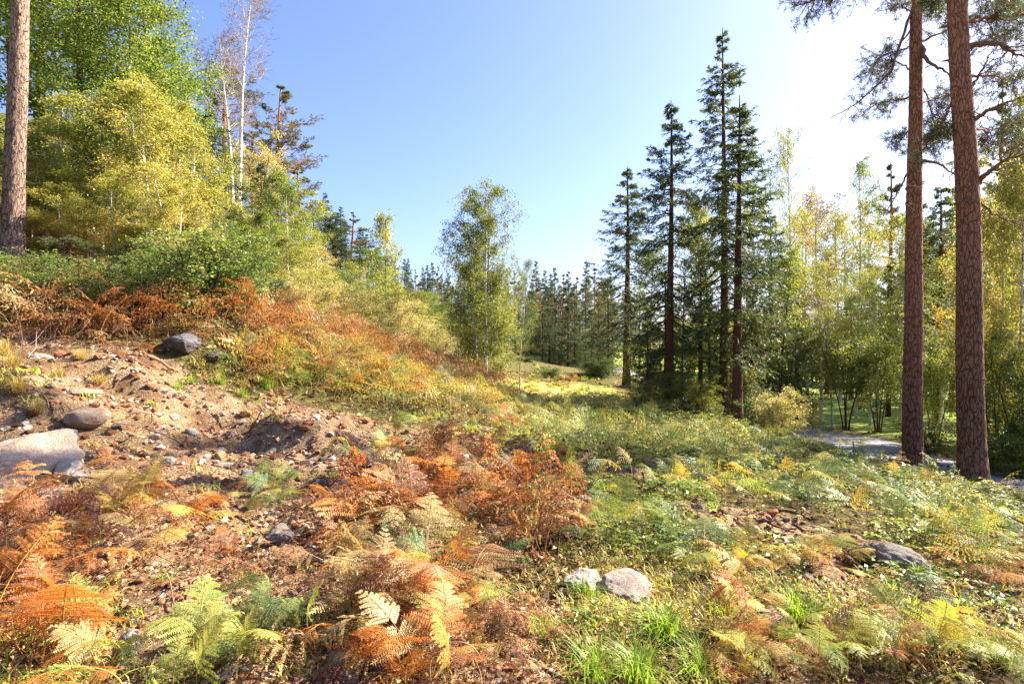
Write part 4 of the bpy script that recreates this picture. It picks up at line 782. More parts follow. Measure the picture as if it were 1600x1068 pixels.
rock(104, 765, 58, 0.75, 'rock_pale', 'pale broken block at the right end of the big cracked boulder', seed=22, rz=0.2, deep=0.9, cuts=16, depth=0.5, rough=0.06, boxy=0.35, sink=0.2)
rock(78, 778, 50, 0.45, 'rock_pale', 'flat broken piece under the front of the big cracked boulder', seed=23, rz=0.5, cuts=14, depth=0.5, sink=0.2)
rock(133, 672, 62, 0.62, 'rock_tan', 'smooth round tan boulder sitting by itself on the bare soil', seed=24, cuts=6, depth=0.75, rough=0.04, sink=0.02, rz=0.2)
rock(130, 628, 55, 0.3, 'rock_tan', 'flat slab just above the smooth round tan boulder', seed=25, rz=0.4, cuts=10, sink=0.1)
rock(66, 563, 42, 0.45, 'rock_pale', 'flat white rock half buried high on the left bank', seed=26, sink=0.15, cuts=10)
rock(285, 550, 76, 0.45, 'rock_dark', 'large dark purple-grey boulder in the shade under the hazel bush', seed=27, sink=0.05, cuts=10, rough=0.08)
rock(335, 562, 36, 0.6, 'rock_dark', 'small dark boulder beside the large purple-grey one', seed=28, sink=0.15, cuts=10)
rock(352, 545, 30, 0.5, 'rock_tan', 'tan rock right of the dark boulders under the hazel', seed=29, sink=0.15, cuts=10)
rock(436, 850, 56, 0.62, 'rock_grey', 'grey faceted rock with a rust streak, right of the sunny gravel', seed=30, sink=0.1, cuts=18, depth=0.5)
rock(375, 832, 26, 0.5, 'rock_grey', 'small grey rock left of the faceted rust-streaked rock', seed=31, sink=0.15)
rock(196, 1005, 46, 1.15, 'rock_pale', 'bright white upright rock among the near orange bracken', seed=32, sink=0.12, cuts=14, rough=0.07)
rock(350, 1062, 36, 0.6, 'rock_grey', 'smooth grey stone at the bottom edge under the green fern', seed=33, sink=0.1, cuts=6)
rock(526, 1036, 30, 0.95, 'rock_tan', 'round tan cobble at the near edge below straw-coloured ferns', seed=34, sink=0.05, cuts=6, depth=0.8)
rock(546, 1068, 30, 1.5, 'rock_tan', 'tall tan stone standing beside the round cobble', seed=35, sink=0.1, cuts=8)
rock(545, 1018, 24, 0.6, 'rock_grey', 'small grey cobble just behind the round tan cobble', seed=36, sink=0.1)
rock(590, 728, 84, 0.42, 'rock_grey', 'broad grey rock poking out of tall ferns in the middle', seed=37, sink=0.15, cuts=12)
rock(655, 752, 32, 1.0, 'rock_grey', 'dark upright rock beside the orange bracken mound', seed=38, sink=0.15, cuts=14)
rock(718, 728, 34, 0.9, 'rock_pale', 'pale pinkish rock behind the orange fern tip', seed=39, sink=0.15)
rock(915, 925, 66, 0.62, 'rock_pale', 'left one of the two white rocks lying side by side', seed=40, sink=0.15, cuts=8, depth=0.7, tilt=(0.2, 0.15))
rock(983, 932, 88, 0.5, 'rock_pale', 'right and larger one of the two white rocks side by side', seed=41, sink=0.12, cuts=9, depth=0.65, tilt=(0.2, 0.2), rz=-0.3)
rock(965, 945, 32, 0.5, 'rock_grey', 'grey stone in the grass in front of the two white rocks', seed=42, sink=0.15)
rock(880, 930, 24, 0.8, 'rock_tan', 'small pinkish stone left of the two white rocks', seed=43, sink=0.15)
rock(668, 1000, 22, 1.0, 'rock_grey', 'small blue-grey stone among curled brown bracken', seed=44, sink=0.1, cuts=16)
rock(1390, 885, 120, 0.4, 'rock_grey', 'long smooth grey slab sloping down to the right, streaked with dirt', seed=45, sink=0.12, cuts=6, depth=0.7, rz=-0.55, tilt=(0.0, 0.16), deep=0.55)
rock(1226, 834, 26, 0.8, 'rock_pale', 'small white faceted stone on the reddish bare soil', seed=46, sink=0.1, cuts=16, depth=0.5)
rock(1157, 786, 12, 0.9, 'rock_pale', 'little pale upright stone behind the reddish bare soil', seed=47, sink=0.1)
rock(1093, 798, 24, 0.7, 'rock_tan', 'brown rounded stone at the left end of the reddish soil', seed=48, sink=0.15)
rock(1123, 800, 24, 0.45, 'rock_tan', 'flat brown stone touching the brown rounded one', seed=49, sink=0.1)
rock(1090, 748, 25, 0.75, 'rock_grey', 'violet-grey rock in the sunny grass behind the reddish soil', seed=50, sink=0.12)
rock(915, 784, 26, 0.65, 'rock_tan', 'small rounded rock right of the brown bracken mound', seed=51, sink=0.15)
rock(645, 600, 45, 0.4, 'rock_dark', 'dark rock above the yellow ferns, below the seedling spruce', seed=52, sink=0.1)
rock(295, 645, 26, 0.75, 'rock_tan', 'reddish rock left of the shadowed hollow', seed=53, sink=0.12, cuts=16)
rock(360, 660, 20, 0.6, 'rock_grey', 'grey rock inside the shadowed hollow', seed=54, sink=0.12)
rock(185, 676, 28, 0.45, 'rock_pale', 'pale wedge-shaped stone right of the smooth round boulder', seed=55, sink=0.1)
rock(243, 684, 16, 0.7, 'rock_pale', 'small bright white stone on the soil below the round boulder', seed=56, sink=0.1)
rock(385, 745, 28, 0.7, 'rock_pale', 'angular pinkish stone below the sandy patch', seed=57, sink=0.1, cuts=18)
rock(345, 740, 34, 0.3, 'rock_pale', 'long narrow pale splinter stone below the sandy patch', seed=58, sink=0.1, rz=0.6, deep=0.3)
rock(110, 672, 22, 0.6, 'rock_tan', 'small orange-tan stone touching the smooth round boulder', seed=59, sink=0.1)
rock(35, 775, 24, 0.6, 'rock_tan', 'rounded stone under the front of the cracked boulder', seed=60, sink=0.1)

PROT = [rock_mesh(300 + i, mt, sub=2 if i % 2 else 3, cuts=12 + i, depth=0.55, rough=0.07) for i, mt in enumerate(['rock_tan', 'rock_pale', 'rock_tan', 'rock_grey', 'rock_pale', 'rock_tan', 'rock_grey', 'rock_tan'])]
PCOL = ['tan', 'pale', 'tan', 'grey', 'pale', 'tan', 'grey', 'tan']
rs = np.random.default_rng(77)
def scatter_polar(n, rmin, rmax, az=50, rng=rs, power=1.0):
    r = np.exp(rng.uniform(math.log(rmin), math.log(rmax), n)); a = np.radians(rng.uniform(-az, az, n)); return r * np.sin(a), r * np.cos(a)
x, y = scatter_polar(2600, 2.4, 12.5, 44); so_ = soilness(x, y); keep = rs.uniform(size=len(x)) < so_ ** 1.5 * 0.9; x, y = x[keep][:230], y[keep][:230]; z = H(x, y); px, py = topx(x, y, z)
for i in range(len(x)):
    if not (-20 < px[i] < 1620 and py[i] < 1085): continue
    sz = y[i] / F * rs.uniform(7, 18) * (0.75 + 0.5 * (rs.random() < 0.15)) / 1.6; k = rs.integers(8); sh = rs.uniform(0.8, 1.3)
    o = link('stone', PROT[k], None, (x[i], y[i], z[i] + sz * 0.12), tuple(rs.uniform(-0.4, 0.4, 2)) + (rs.uniform(0, 6.3),), (sz * sh, sz / sh, sz * rs.uniform(0.6, 1.1)))
    tag(o, None, 'stone', 'loose stones on the bare soil')
    pool(o, ('fist-sized ' if sz > 0.055 else 'small ') + PCOL[k] + ' stone', px[i], py[i])

def scatter_mesh(shape_v, shape_f, x, y, z, size, rng, squash=0.7):
    n = len(x); k = len(shape_v); V = shape_v[None] * (1 + rng.normal(0, 0.18, (n, k, 1))) * size[:, None, None]
    a = rng.uniform(0, 6.28, n); c, s_ = np.cos(a)[:, None], np.sin(a)[:, None]; st = rng.uniform(0.6, 1.3, (n, 1))
    X = (V[..., 0] * c - V[..., 1] * s_) * st; Y = V[..., 0] * s_ + V[..., 1] * c
    return np.stack([X + x[:, None], Y + y[:, None], V[..., 2] * squash + z[:, None]], -1).reshape(-1, 3), (shape_f[None] + (np.arange(n) * k)[:, None, None]).reshape(-1, 3)
def gravel(name, n, smin, smax, mats, label, thr, seed, cols):
    rng = np.random.default_rng(seed); x, y = scatter_polar(n, 2.0, 16, 48, rng); s = soilness(x, y); keep = rng.uniform(size=n) < np.clip(s - thr, 0.02, 1) * 1.3; x, y = x[keep], y[keep]
    size = rng.uniform(smin, smax, len(x)) * (0.4 + 0.16 * np.hypot(x, y)) * np.exp(rng.normal(0, 0.35, len(x))); v, f = ico(1); z = H(x, y) + size * 0.15
    V, T = scatter_mesh(v, f, x, y, z, size, rng); m = MB(); m.add(V, tris=T, rnd=np.repeat(rng.uniform(0, 1, len(x)), len(v)))
    k = N(name + '_mat'); col = k.ramp(k.attr('rnd'), [(i / (len(cols) - 1), c) for i, c in enumerate(cols)]); nn = k.noise(70, 3, k.pos(), 0.7); col = k.mix(k.math('MULTIPLY', nn, 0.5), col, cols[0])
    tag(link(name, m.mesh(name, [k.done(k.pbr(col, 0.9, k.bump(nn, 0.6, 0.01), 0.2))], smooth=False)), label, kind='stuff')
gravel('gravel', 12500, 0.006, 0.016, None, 'small stones strewn over the dug soil', 0.1, 5, ['6a5042', 'a08068', 'c4a890', '9c9690', 'd8c8b4', 'b08c70'])
gravel('soil_clods', 17000, 0.008, 0.022, None, 'crumbs and clods of reddish earth', 0.0, 6, ['5a3824', '7c5238', 'a07050', 'b98a66'])

# ---------------------------------------------------------------- bracken
def frond(L=0.8, seed=0, n1=12, n2=15, th0=0.15, th1=1.9, dead=0.0, stipe=0.4, wid=0.46, lowpoly=False):
    """one bracken frond growing from the origin and arching towards +x"""
    r = np.random.default_rng(seed); ns = 24; s = np.linspace(0, 1, ns); th = th0 + (th1 - th0) * s ** 1.5 + (0.06 + dead * 0.3) * np.sin(s * 8 + seed)
    ds = L / (ns - 1); x = np.r_[0, np.cumsum(np.sin(th[:-1]) * ds)]; z = np.r_[0, np.cumsum(np.cos(th[:-1]) * ds)]; yb = 0.06 * L * np.sin(s * 3 + seed) * s
    p = np.c_[x, yb, z]; m = MB(); st_ = 4 if lowpoly else 1; m.tubes(p[None][:, ::st_], (0.006 * (1 - 0.8 * s))[None][:, ::st_] * (L / 0.8), 3 if lowpoly else 4, 0, rnd=0.85)
    v = (np.arange(n1) + 0.5) / n1; u = stipe + (1 - stipe) * v ** 0.92; u = np.repeat(u, 2); v = np.repeat(v, 2); side = np.tile([1, -1], n1); kp = r.uniform(size=len(v)) > 0.05 + 0.25 * dead; u, v, side = u[kp], v[kp], side[kp]
    k = u * (ns - 1); k0 = np.minimum(k.astype(int), ns - 2); f = (k - k0)[:, None]; b = p[k0] * (1 - f) + p[k0 + 1] * f; t = unit(p[k0 + 1] - p[k0])
    lat = np.tile(A3(0, 1, 0), (len(u), 1)) * side[:, None]; nrm = np.cross(t, np.tile(A3(0, 1, 0), (len(u), 1))) * -1
    Lp = wid * L * (1 - v) ** 0.8 * (0.86 + 0.14 * np.sin(v * 20)) * r.uniform(0.85, 1.1, len(u)) + 0.02 * L
    d = unit(lat + t * (0.38 + 0.3 * v)[:, None] + nrm * 0.12 + r.normal(0, 0.05 + 0.25 * dead, (len(u), 3)))
    q = 6; w_ = np.linspace(0, 1, q); pin = b[:, None] + d[:, None] * (Lp[:, None] * w_)[..., None]
    pin[..., 2] -= (Lp[:, None] * (0.16 + 0.75 * dead * r.uniform(0.3, 1.2, (len(u), 1))) * w_ ** 2)
    if dead: pin -= d[:, None] * (dead * 0.45 * Lp[:, None] * w_ ** 3 * r.uniform(0, 1, (len(u), 1)))[..., None]; pin += np.cumsum(r.normal(0, 0.018, pin.shape), 1) * dead * L
    if not lowpoly: m.tubes(pin, (0.0018 * (1 - 0.7 * w_))[None] * (L / 0.8), 3, 0, rnd=0.8)
    a = (np.arange(n2) + 0.6) / (n2 + 0.3); kk = a * (q - 1); j0 = np.minimum(kk.astype(int), q - 2); g = (kk - j0)[None, :, None]
    c = pin[:, j0] * (1 - g) + pin[:, j0 + 1] * g; tt = unit(pin[:, j0 + 1] - pin[:, j0])
    sid = unit(np.cross(np.broadcast_to(nrm[:, None], tt.shape), tt)); ll = (Lp[:, None] * 0.22 * (1 - 0.80 * a) + 0.006) * r.uniform(0.85, 1.1, (len(u), n2)); ll = np.minimum(ll, 0.66 * L * (1 - stipe) / n1)
    for sg in (1, -1):
        dd = unit(sid * sg + tt * 0.42 + r.normal(0, 0.06 + 0.4 * dead, tt.shape)); nn = unit(np.broadcast_to(nrm[:, None], tt.shape) + r.normal(0, 0.12 + 0.5 * dead, tt.shape))
        m.leaves(c.reshape(-1, 3), dd.reshape(-1, 3), nn.reshape(-1, 3), ll.ravel(), ll.ravel() * (0.40 - 0.08 * dead) * (1.6 if lowpoly else 1), np.clip(np.repeat(0.3 + 0.35 * v + r.normal(0, 0.12, len(u)), n2) + r.normal(0, 0.10, len(u) * n2), 0, 1), 0, 0.12 + 0.3 * dead)
    # leaf tip of every pinna
    m.leaves(pin[:, -2], unit(pin[:, -1] - pin[:, -2]), nrm, Lp * 0.24, Lp * 0.05, 0.6, 0)
    return m
FR = [frond(0.8, 1, th1=1.75), frond(0.8, 2, th1=2.0, wid=0.5), frond(0.8, 3, th0=0.3, th1=1.6, wid=0.4), frond(0.8, 4, th0=0.5, th1=1.9, wid=0.46), frond(0.8, 5, th0=0.1, th1=1.2, wid=0.4, stipe=0.3), frond(0.8, 6, th0=0.0, th1=2.2, wid=0.42, dead=0.15), frond(0.8, 7, th0=0.7, th1=1.5, wid=0.5, dead=0.12), frond(0.8, 8, th0=0.2, th1=0.9, wid=0.38, dead=0.1)]
FD = [frond(0.8, 11, th1=2.5, dead=0.6), frond(0.8, 15, th0=0.0, th1=1.3, dead=0.7), frond(0.8, 16, th0=0.1, th1=3.2, dead=0.5), frond(0.8, 17, th0=1.0, th1=1.6, dead=1.0), frond(0.8, 18, th0=0.2, th1=1.9, dead=0.35, wid=0.5), frond(0.8, 12, th0=0.5, th1=2.2, dead=0.9), frond(0.8, 13, th0=0.3, th1=2.7, dead=0.8, wid=0.38), frond(0.8, 14, th0=0.8, th1=2.0, dead=0.5, wid=0.46)]
FM = {(d_, i): m.mesh('frond', [M['fern_rust']]) for d_, l in ((0, FR), (1, FD)) for i, m in enumerate(l[:8])}
rf = random.Random(5)
CW = {'rust': 'rust-brown', 'orange': 'orange', 'brown': 'withered brown', 'yellow': 'golden yellow', 'lime': 'yellow-green', 'green': 'green', 'straw': 'straw-coloured', 'plum': 'purplish brown'}
def fern(px, py, col, size, n=4, dead=None, tilt=0.25, label=None, az=None, xy=None):
    x, y = xy or G(px, py); z = hz(x, y); e = bpy.data.objects.new('bracken_fern', None); COL.objects.link(e); e.empty_display_size = 0.1
    e.location = (x, y, z - 0.02); tag(e, label, 'fern', 'bracken ferns of the clearing')
    dead = (col in ('brown', 'plum') or (col == 'rust' and rf.random() < 0.4) or (col == 'orange' and rf.random() < 0.35)) if dead is None else dead
    a0 = rf.uniform(0, 6.28) if az is None else az; near = {'rust': ['rust', 'brown', 'orange'], 'orange': ['orange', 'rust', 'straw'], 'brown': ['brown', 'rust', 'plum'], 'yellow': ['yellow', 'lime', 'straw', 'orange'], 'lime': ['lime', 'green', 'yellow'], 'green': ['green', 'lime'], 'straw': ['straw', 'brown', 'lime'], 'plum': ['plum', 'brown']}[col]
    for i in range(n):
        q = 0.34 * size; cc = rf.choice(near) if rf.random() < 0.4 else col; ox, oy = rf.uniform(-q, q), rf.uniform(-q, q)
        k = rf.randrange(8); o = link('frond', FM[(1 if dead or rf.random() < 0.12 else 0, k)], e, (ox, oy, hz(x + ox, y + oy) - z),
            (rf.gauss(0, tilt), rf.gauss(0, tilt) + 0.1, a0 + i * 6.28 / n + rf.uniform(-1.0, 1.0) if az is None else az + rf.uniform(-0.9, 0.9)), (size / 0.8 * 0.92 * rf.uniform(0.5, 1.15),) * 3)
        o.material_slots[0].link = 'OBJECT'; o.material_slots[0].material = M['fern_' + cc]
    if label is None:
        sz = 'tall ' if size > 0.85 else 'small ' if size < 0.5 else ''
        pool(e, sz + CW[col] + (' crumpled bracken' if dead and 'brown' not in CW[col] else ' bracken'), px, py)
    return e
def patch(px, py, rx, ry, n, cols, s0, s1, nf=4, dead=None):
    cl = [c for c, w_ in cols.items() for _ in range(w_)]
    for i in range(n):
        a, q = rf.uniform(0, 6.28), math.sqrt(rf.random()); fern(px + math.cos(a) * q * rx, py + math.sin(a) * q * ry, rf.choice(cl), rf.uniform(s0, s1), nf, dead)
# left foreground
patch(45, 960, 75, 90, 11, {'orange': 5, 'rust': 3, 'plum': 1}, 0.55, 0.8)
patch(45, 870, 90, 40, 8, {'plum': 3, 'rust': 2, 'orange': 1}, 0.5, 0.75)
patch(150, 800, 100, 35, 9, {'orange': 3, 'yellow': 3, 'rust': 2, 'straw': 1}, 0.4, 0.62)
patch(200, 1060, 90, 30, 6, {'lime': 4, 'green': 1, 'orange': 1}, 0.5, 0.65)
patch(390, 1010, 65, 40, 6, {'green': 5}, 0.38, 0.52)
patch(360, 800, 50, 18, 3, {'yellow': 2, 'orange': 2}, 0.4, 0.55)
patch(390, 900, 90, 60, 7, {'brown': 3, 'rust': 2, 'orange': 1}, 0.32, 0.5)
patch(430, 765, 40, 30, 4, {'green': 3, 'lime': 1}, 0.35, 0.5)
patch(250, 800, 60, 30, 4, {'straw': 2, 'rust': 1}, 0.4, 0.55)
# centre mass
patch(720, 800, 130, 75, 30, {'rust': 7, 'brown': 5, 'orange': 4, 'straw': 3}, 0.65, 0.95)
patch(830, 850, 80, 50, 12, {'rust': 4, 'brown': 3, 'straw': 1}, 0.45, 0.7)
patch(560, 830, 80, 60, 11, {'rust': 4, 'green': 2, 'brown': 3, 'orange': 1, 'straw': 1}, 0.45, 0.7)
patch(640, 880, 90, 45, 10, {'straw': 4, 'green': 4, 'lime': 1, 'rust': 1}, 0.5, 0.75)
patch(560, 990, 100, 45, 9, {'straw': 6, 'orange': 2, 'lime': 1, 'brown': 1}, 0.5, 0.72)
patch(660, 960, 90, 50, 11, {'orange': 4, 'straw': 3, 'rust': 2, 'green': 1}, 0.45, 0.7)
patch(650, 1060, 120, 30, 10, {'yellow': 2, 'orange': 3, 'brown': 3, 'straw': 1}, 0.4, 0.6)
patch(780, 1040, 50, 30, 4, {'brown': 4}, 0.4, 0.55)
patch(600, 720, 70, 30, 9, {'green': 5, 'yellow': 2, 'lime': 1, 'orange': 1}, 0.5, 0.8)
fern(690, 760, 'orange', 0.85, 3, False, label='bright orange upright bracken at the top of the central brown mound', az=1.6)
fern(920, 850, 'lime', 0.7, 2, False, label='single yellow-green bracken standing right of the central brown mound', az=1.3)
fern(930, 870, 'green', 0.5, 3)
# banks further up
patch(480, 535, 110, 22, 14, {'rust': 6, 'brown': 3, 'orange': 2}, 1.0, 1.4, 4, True)
patch(560, 560, 60, 20, 7, {'rust': 5, 'brown': 2, 'orange': 1}, 1.0, 1.3, 4, True)
patch(110, 520, 100, 25, 9, {'brown': 4, 'rust': 5}, 0.85, 1.2, 4, True)
patch(250, 525, 90, 12, 5, {'brown': 3, 'rust': 4}, 0.7, 1.0, 4, True)
patch(440, 575, 60, 22, 8, {'yellow': 4, 'lime': 3, 'green': 2}, 0.6, 0.95)
patch(560, 600, 110, 18, 13, {'lime': 4, 'green': 4, 'rust': 4, 'orange': 2, 'brown': 2}, 0.55, 0.9)
patch(700, 620, 90, 16, 8, {'rust': 4, 'lime': 4, 'yellow': 3, 'orange': 2}, 0.5, 0.85)
patch(840, 655, 90, 22, 12, {'lime': 6, 'yellow': 4, 'orange': 3, 'green': 2}, 0.5, 0.85)
patch(1030, 688, 70, 14, 7, {'orange': 4, 'rust': 3, 'yellow': 1}, 0.45, 0.7)
patch(930, 600, 60, 12, 4, {'rust': 3, 'orange': 2, 'lime': 1}, 0.7, 1.1)
patch(640, 680, 110, 25, 6, {'lime': 3, 'green': 3, 'yellow': 2}, 0.4, 0.6)
# right
patch(1060, 865, 60, 30, 7, {'green': 6}, 0.38, 0.55)
patch(1160, 885, 45, 25, 5, {'yellow': 4, 'orange': 2}, 0.36, 0.5)
patch(1310, 880, 50, 18, 6, {'yellow': 3, 'lime': 1, 'rust': 1}, 0.32, 0.46)
patch(1200, 1010, 80, 50, 9, {'lime': 5, 'yellow': 2, 'orange': 2}, 0.34, 0.48)
patch(1340, 1040, 110, 30, 8, {'lime': 3, 'orange': 3, 'rust': 2, 'yellow': 1}, 0.32, 0.46)
patch(1490, 1035, 50, 25, 5, {'lime': 6}, 0.42, 0.55)
patch(1500, 835, 90, 24, 12, {'yellow': 4, 'lime': 5, 'orange': 2, 'green': 3}, 0.45, 0.65)
patch(1280, 750, 140, 35, 9, {'green': 6, 'lime': 4, 'rust': 2}, 0.45, 0.7)
patch(1540, 890, 50, 30, 6, {'rust': 3, 'plum': 2, 'lime': 1}, 0.4, 0.55)
patch(1330, 690, 60, 10, 4, {'lime': 3, 'yellow': 1}, 0.5, 0.75)
patch(1140, 690, 90, 18, 5, {'green': 4, 'lime': 3}, 0.5, 0.8)

# ---------------------------------------------------------------- undergrowth that nobody could count
def stuff(name, m, mats, label, smooth=True): return tag(link(name, m.mesh(name, mats, smooth)), label, kind='stuff')
def zone(px, py, Z):
    a = np.zeros(px.shape)
    for cx, cy, rx, ry, w_ in Z: a = np.maximum(a, w_ * (1 - sstep(0.6, 1.1, np.hypot((px - cx) / rx, (py - cy) / ry))))
    return a
def frond_mass(name, n, Z, mats, label, seed, s0, s1, rr, az=46, lean=0.4, n1=8, n2=3, dd=None):
    rng = np.random.default_rng(seed); x, y = scatter_polar(n, rr[0], rr[1], az, rng); z = H(x, y); px, py = topx(x, y, z)
    keep = (rng.uniform(size=n) < zone(px, py, Z) * (1 - 0.9 * soilness(x, y) * (name == 'low_ferns')) * (1 - zone(px, py, [(955, 935, 90, 45, 1), (1390, 885, 80, 45, 1)]))) & (road_near(x, y)[0] > ROADW + 1.0); x, y, z = x[keep], y[keep], z[keep]; m = MB(); base = [frond(0.8, 40 + i, n1=n1, n2=n2, th0=0.3, th1=2.0 - 0.3 * i, dead=0.5 * (i % 2) if dd is None else dd, lowpoly=True) for i in range(4)]
    base = [(np.concatenate(b.v), np.concatenate(b.q), np.concatenate(b.r)) for b in base]
    for i in range(len(x)):
        V, Q, Rr = base[rng.integers(4)]; a, tl, s = rng.uniform(0, 6.28), rng.normal(0, lean), rng.uniform(s0, s1) / 0.8
        ct, st = math.cos(tl), math.sin(tl); v = np.c_[V[:, 0] * ct + V[:, 2] * st, V[:, 1], -V[:, 0] * st + V[:, 2] * ct] * s; c, s_ = math.cos(a), math.sin(a)
        v = np.c_[v[:, 0] * c - v[:, 1] * s_ + x[i], v[:, 0] * s_ + v[:, 1] * c + y[i], v[:, 2] + z[i]]; m.add(v, quads=Q, rnd=np.clip(Rr * 0.6 + rng.uniform(0, 0.5), 0, 1), mat=int(rng.integers(len(mats))))
    stuff(name, m, mats, label); return len(x)
frond_mass('bracken_undergrowth', 14000, [(480,530,140,26,1),(580,560,70,26,1),(110,515,130,30,0.9),(250,520,110,16,0.8),(660,570,70,26,0.6),(740,600,60,14,0.6),(870,565,80,12,0.6),(50,900,80,80,0.12),(420,600,120,30,0.25)],
           [M['fern_rust'], M['fern_brown'], M['fern_rust'], M['fern_straw']], 'mass of dead rust-coloured bracken along the bank', 61, 0.7, 1.25, (7.5, 40))
frond_mass('fern_undergrowth', 7500, [(560,600,150,30,0.9),(400,585,110,30,0.6),(700,625,110,20,0.7),(850,650,100,26,0.7),(1000,640,90,26,0.6),(1150,700,150,40,0.5),(1480,830,110,40,0.3),(950,700,160,40,0.4)],
           [M['fern_lime'], M['fern_green'], M['fern_green'], M['fern_lime']], 'mass of small green and yellow ferns', 62, 0.45, 0.85, (4, 30))

frond_mass('dead_bracken', 900, [(720,800,160,85,0.5),(600,850,120,60,0.2),(50,910,90,80,0.15),(830,850,90,50,0.4),(640,1010,160,60,0.15),(380,900,110,60,0.08)],
           [M['fern_brown'], M['fern_rust'], M['fern_orange'], M['fern_straw']], 'collapsed dead bracken tangled under the ferns', 63, 0.5, 0.85, (2.6, 7.5), lean=0.7, n1=11, n2=9, dd=0.7)
frond_mass('bank_ferns', 16000, [(600,608,120,22,0.5),(440,580,90,26,0.6),(700,640,120,16,0.35),(520,560,130,24,0.5)],
           [M['fern_lime'], M['fern_green'], M['fern_rust'], M['fern_yellow']], 'ferns turning yellow and rust across the bank', 64, 0.6, 1.0, (9, 19))
frond_mass('low_ferns', 2900, [(1230,755,260,60,0.5),(1440,860,160,80,0.45),(1180,960,260,90,0.28),(980,760,130,60,0.35),(1020,860,120,60,0.4)],
           [M['fern_green'], M['fern_lime'], M['fern_green'], M['fern_yellow']], 'low young bracken among the bramble leaves', 65, 0.3, 0.55, (4.8, 13), n1=10, n2=6, dd=0.1)
def crumbs():   # broken dead leaflets and fallen leaves on the ground
    rng = np.random.default_rng(8); x, y = scatter_polar(60000, 2.0, 22, 48, rng); z = H(x, y); px, py = topx(x, y, z)
    dn = 0.35 + 0.65 * zone(px, py, [(700,850,260,170,1),(60,900,200,180,1),(480,540,200,50,1),(380,900,130,90,0.8),(1250,1000,300,90,0.5)]) - 0.35 * (soilness(x, y) > 0.6)
    keep = rng.uniform(size=len(x)) < np.clip(dn, 0.03, 1); x, y, z = x[keep], y[keep], z[keep]; n = len(x); d = np.hypot(x, y); m = MB()
    hgt = 0.01 + np.abs(rng.normal(0, 0.03, n)); p = np.c_[x, y, z + hgt + 0.075 * (road_near(x, y)[0] < ROADW)]; dr = rdir(n) * A3(1, 1, 0.5); L = (0.012 + 0.006 * d) * rng.uniform(0.6, 1.6, n)
    m.leaves(p, unit(dr), unit(rdir(n) + A3(0, 0, 1.0)), L, L * rng.uniform(0.2, 0.7, n), rng.uniform(0, 1, n), 0, 0.4); stuff('leaf_litter', m, [M['litter']], 'fallen leaves and broken dead leaflets on the ground')
NR = np.random.default_rng(9); crumbs()

HERB = [(1180,705,230,50,1.0),(1350,750,180,50,1.0),(1500,800,120,60,0.85),(1450,880,130,60,0.9),(1570,920,80,80,0.9),(950,690,140,40,0.65),(1020,790,130,60,0.45),(990,860,120,50,0.6),(850,680,120,30,0.5),(1080,650,120,26,0.8),
        (950,620,90,20,0.8),(500,600,90,20,0.3),(640,920,60,40,0.35),(980,990,120,60,0.3),(1300,960,160,60,0.25),(1150,900,160,70,0.3),(340,590,90,20,0.35),(1560,1010,90,40,0.4),(870,750,60,50,0.35)]
def herbs():
    rng = np.random.default_rng(14); x, y = scatter_polar(110000, 2.4, 34, 48, rng); z = H(x, y); px, py = topx(x, y, z); rd, _ = road_near(x, y)
    zz = zone(px, py, HERB); keep = (rng.uniform(size=len(x)) < np.clip(0.68 * zz * (0.75 + 0.7 * fbm2(x * 1.3, y * 1.3, 2, 9)), 0, 1)) & (rd > ROADW + 0.3 + 0.5 * rng.uniform(size=len(x))); x, y, z, zz = x[keep], y[keep], z[keep], zz[keep]; n = len(x)
    mound = np.clip(0.5 + 0.9 * noise2(x * 1.6, y * 1.6, 11) + 0.4 * noise2(x * 4, y * 4, 12), 0.05, 1.4); top = zz * 0.34 * mound * sstep(ROADW, ROADW + 3, rd[keep]) + 0.03; h = top * np.sqrt(rng.uniform(0.05, 1, n)); m = MB()
    d = np.hypot(x, y); sz = (0.019 + 0.0033 * d) * rng.uniform(0.7, 1.4, n); a = rng.uniform(0, 6.28, n); hue = np.clip(0.35 + 0.5 * noise2(x * 0.8, y * 0.8, 13) + rng.normal(0, 0.18, n), 0, 1)
    st = np.stack([np.c_[x, y, z - 0.01], np.c_[x + rng.normal(0, 0.02, n), y + rng.normal(0, 0.02, n), z + h]], 1); sub = rng.uniform(size=n) < 0.35; m.tubes(st[sub], 0.0022, 3, 0, rnd=0.3)
    for j in range(3):
        aa = a + (j - 1) * 1.35; dr = np.stack([np.cos(aa), np.sin(aa), rng.uniform(-0.35, 0.25, n)], -1); p = np.c_[x, y, z + h] + dr * sz[:, None] * 0.15; m.leaves(p, unit(dr), unit(A3(0, 0, 1) + rng.normal(0, 0.45, (n, 3))), sz * (1.15 if j == 1 else 0.95), sz * 0.72, hue, 0, 0.25, 0.45)
    stuff('bramble_undergrowth', m, [M['herb']], 'glossy green leafy ground cover on the slope')
herbs()
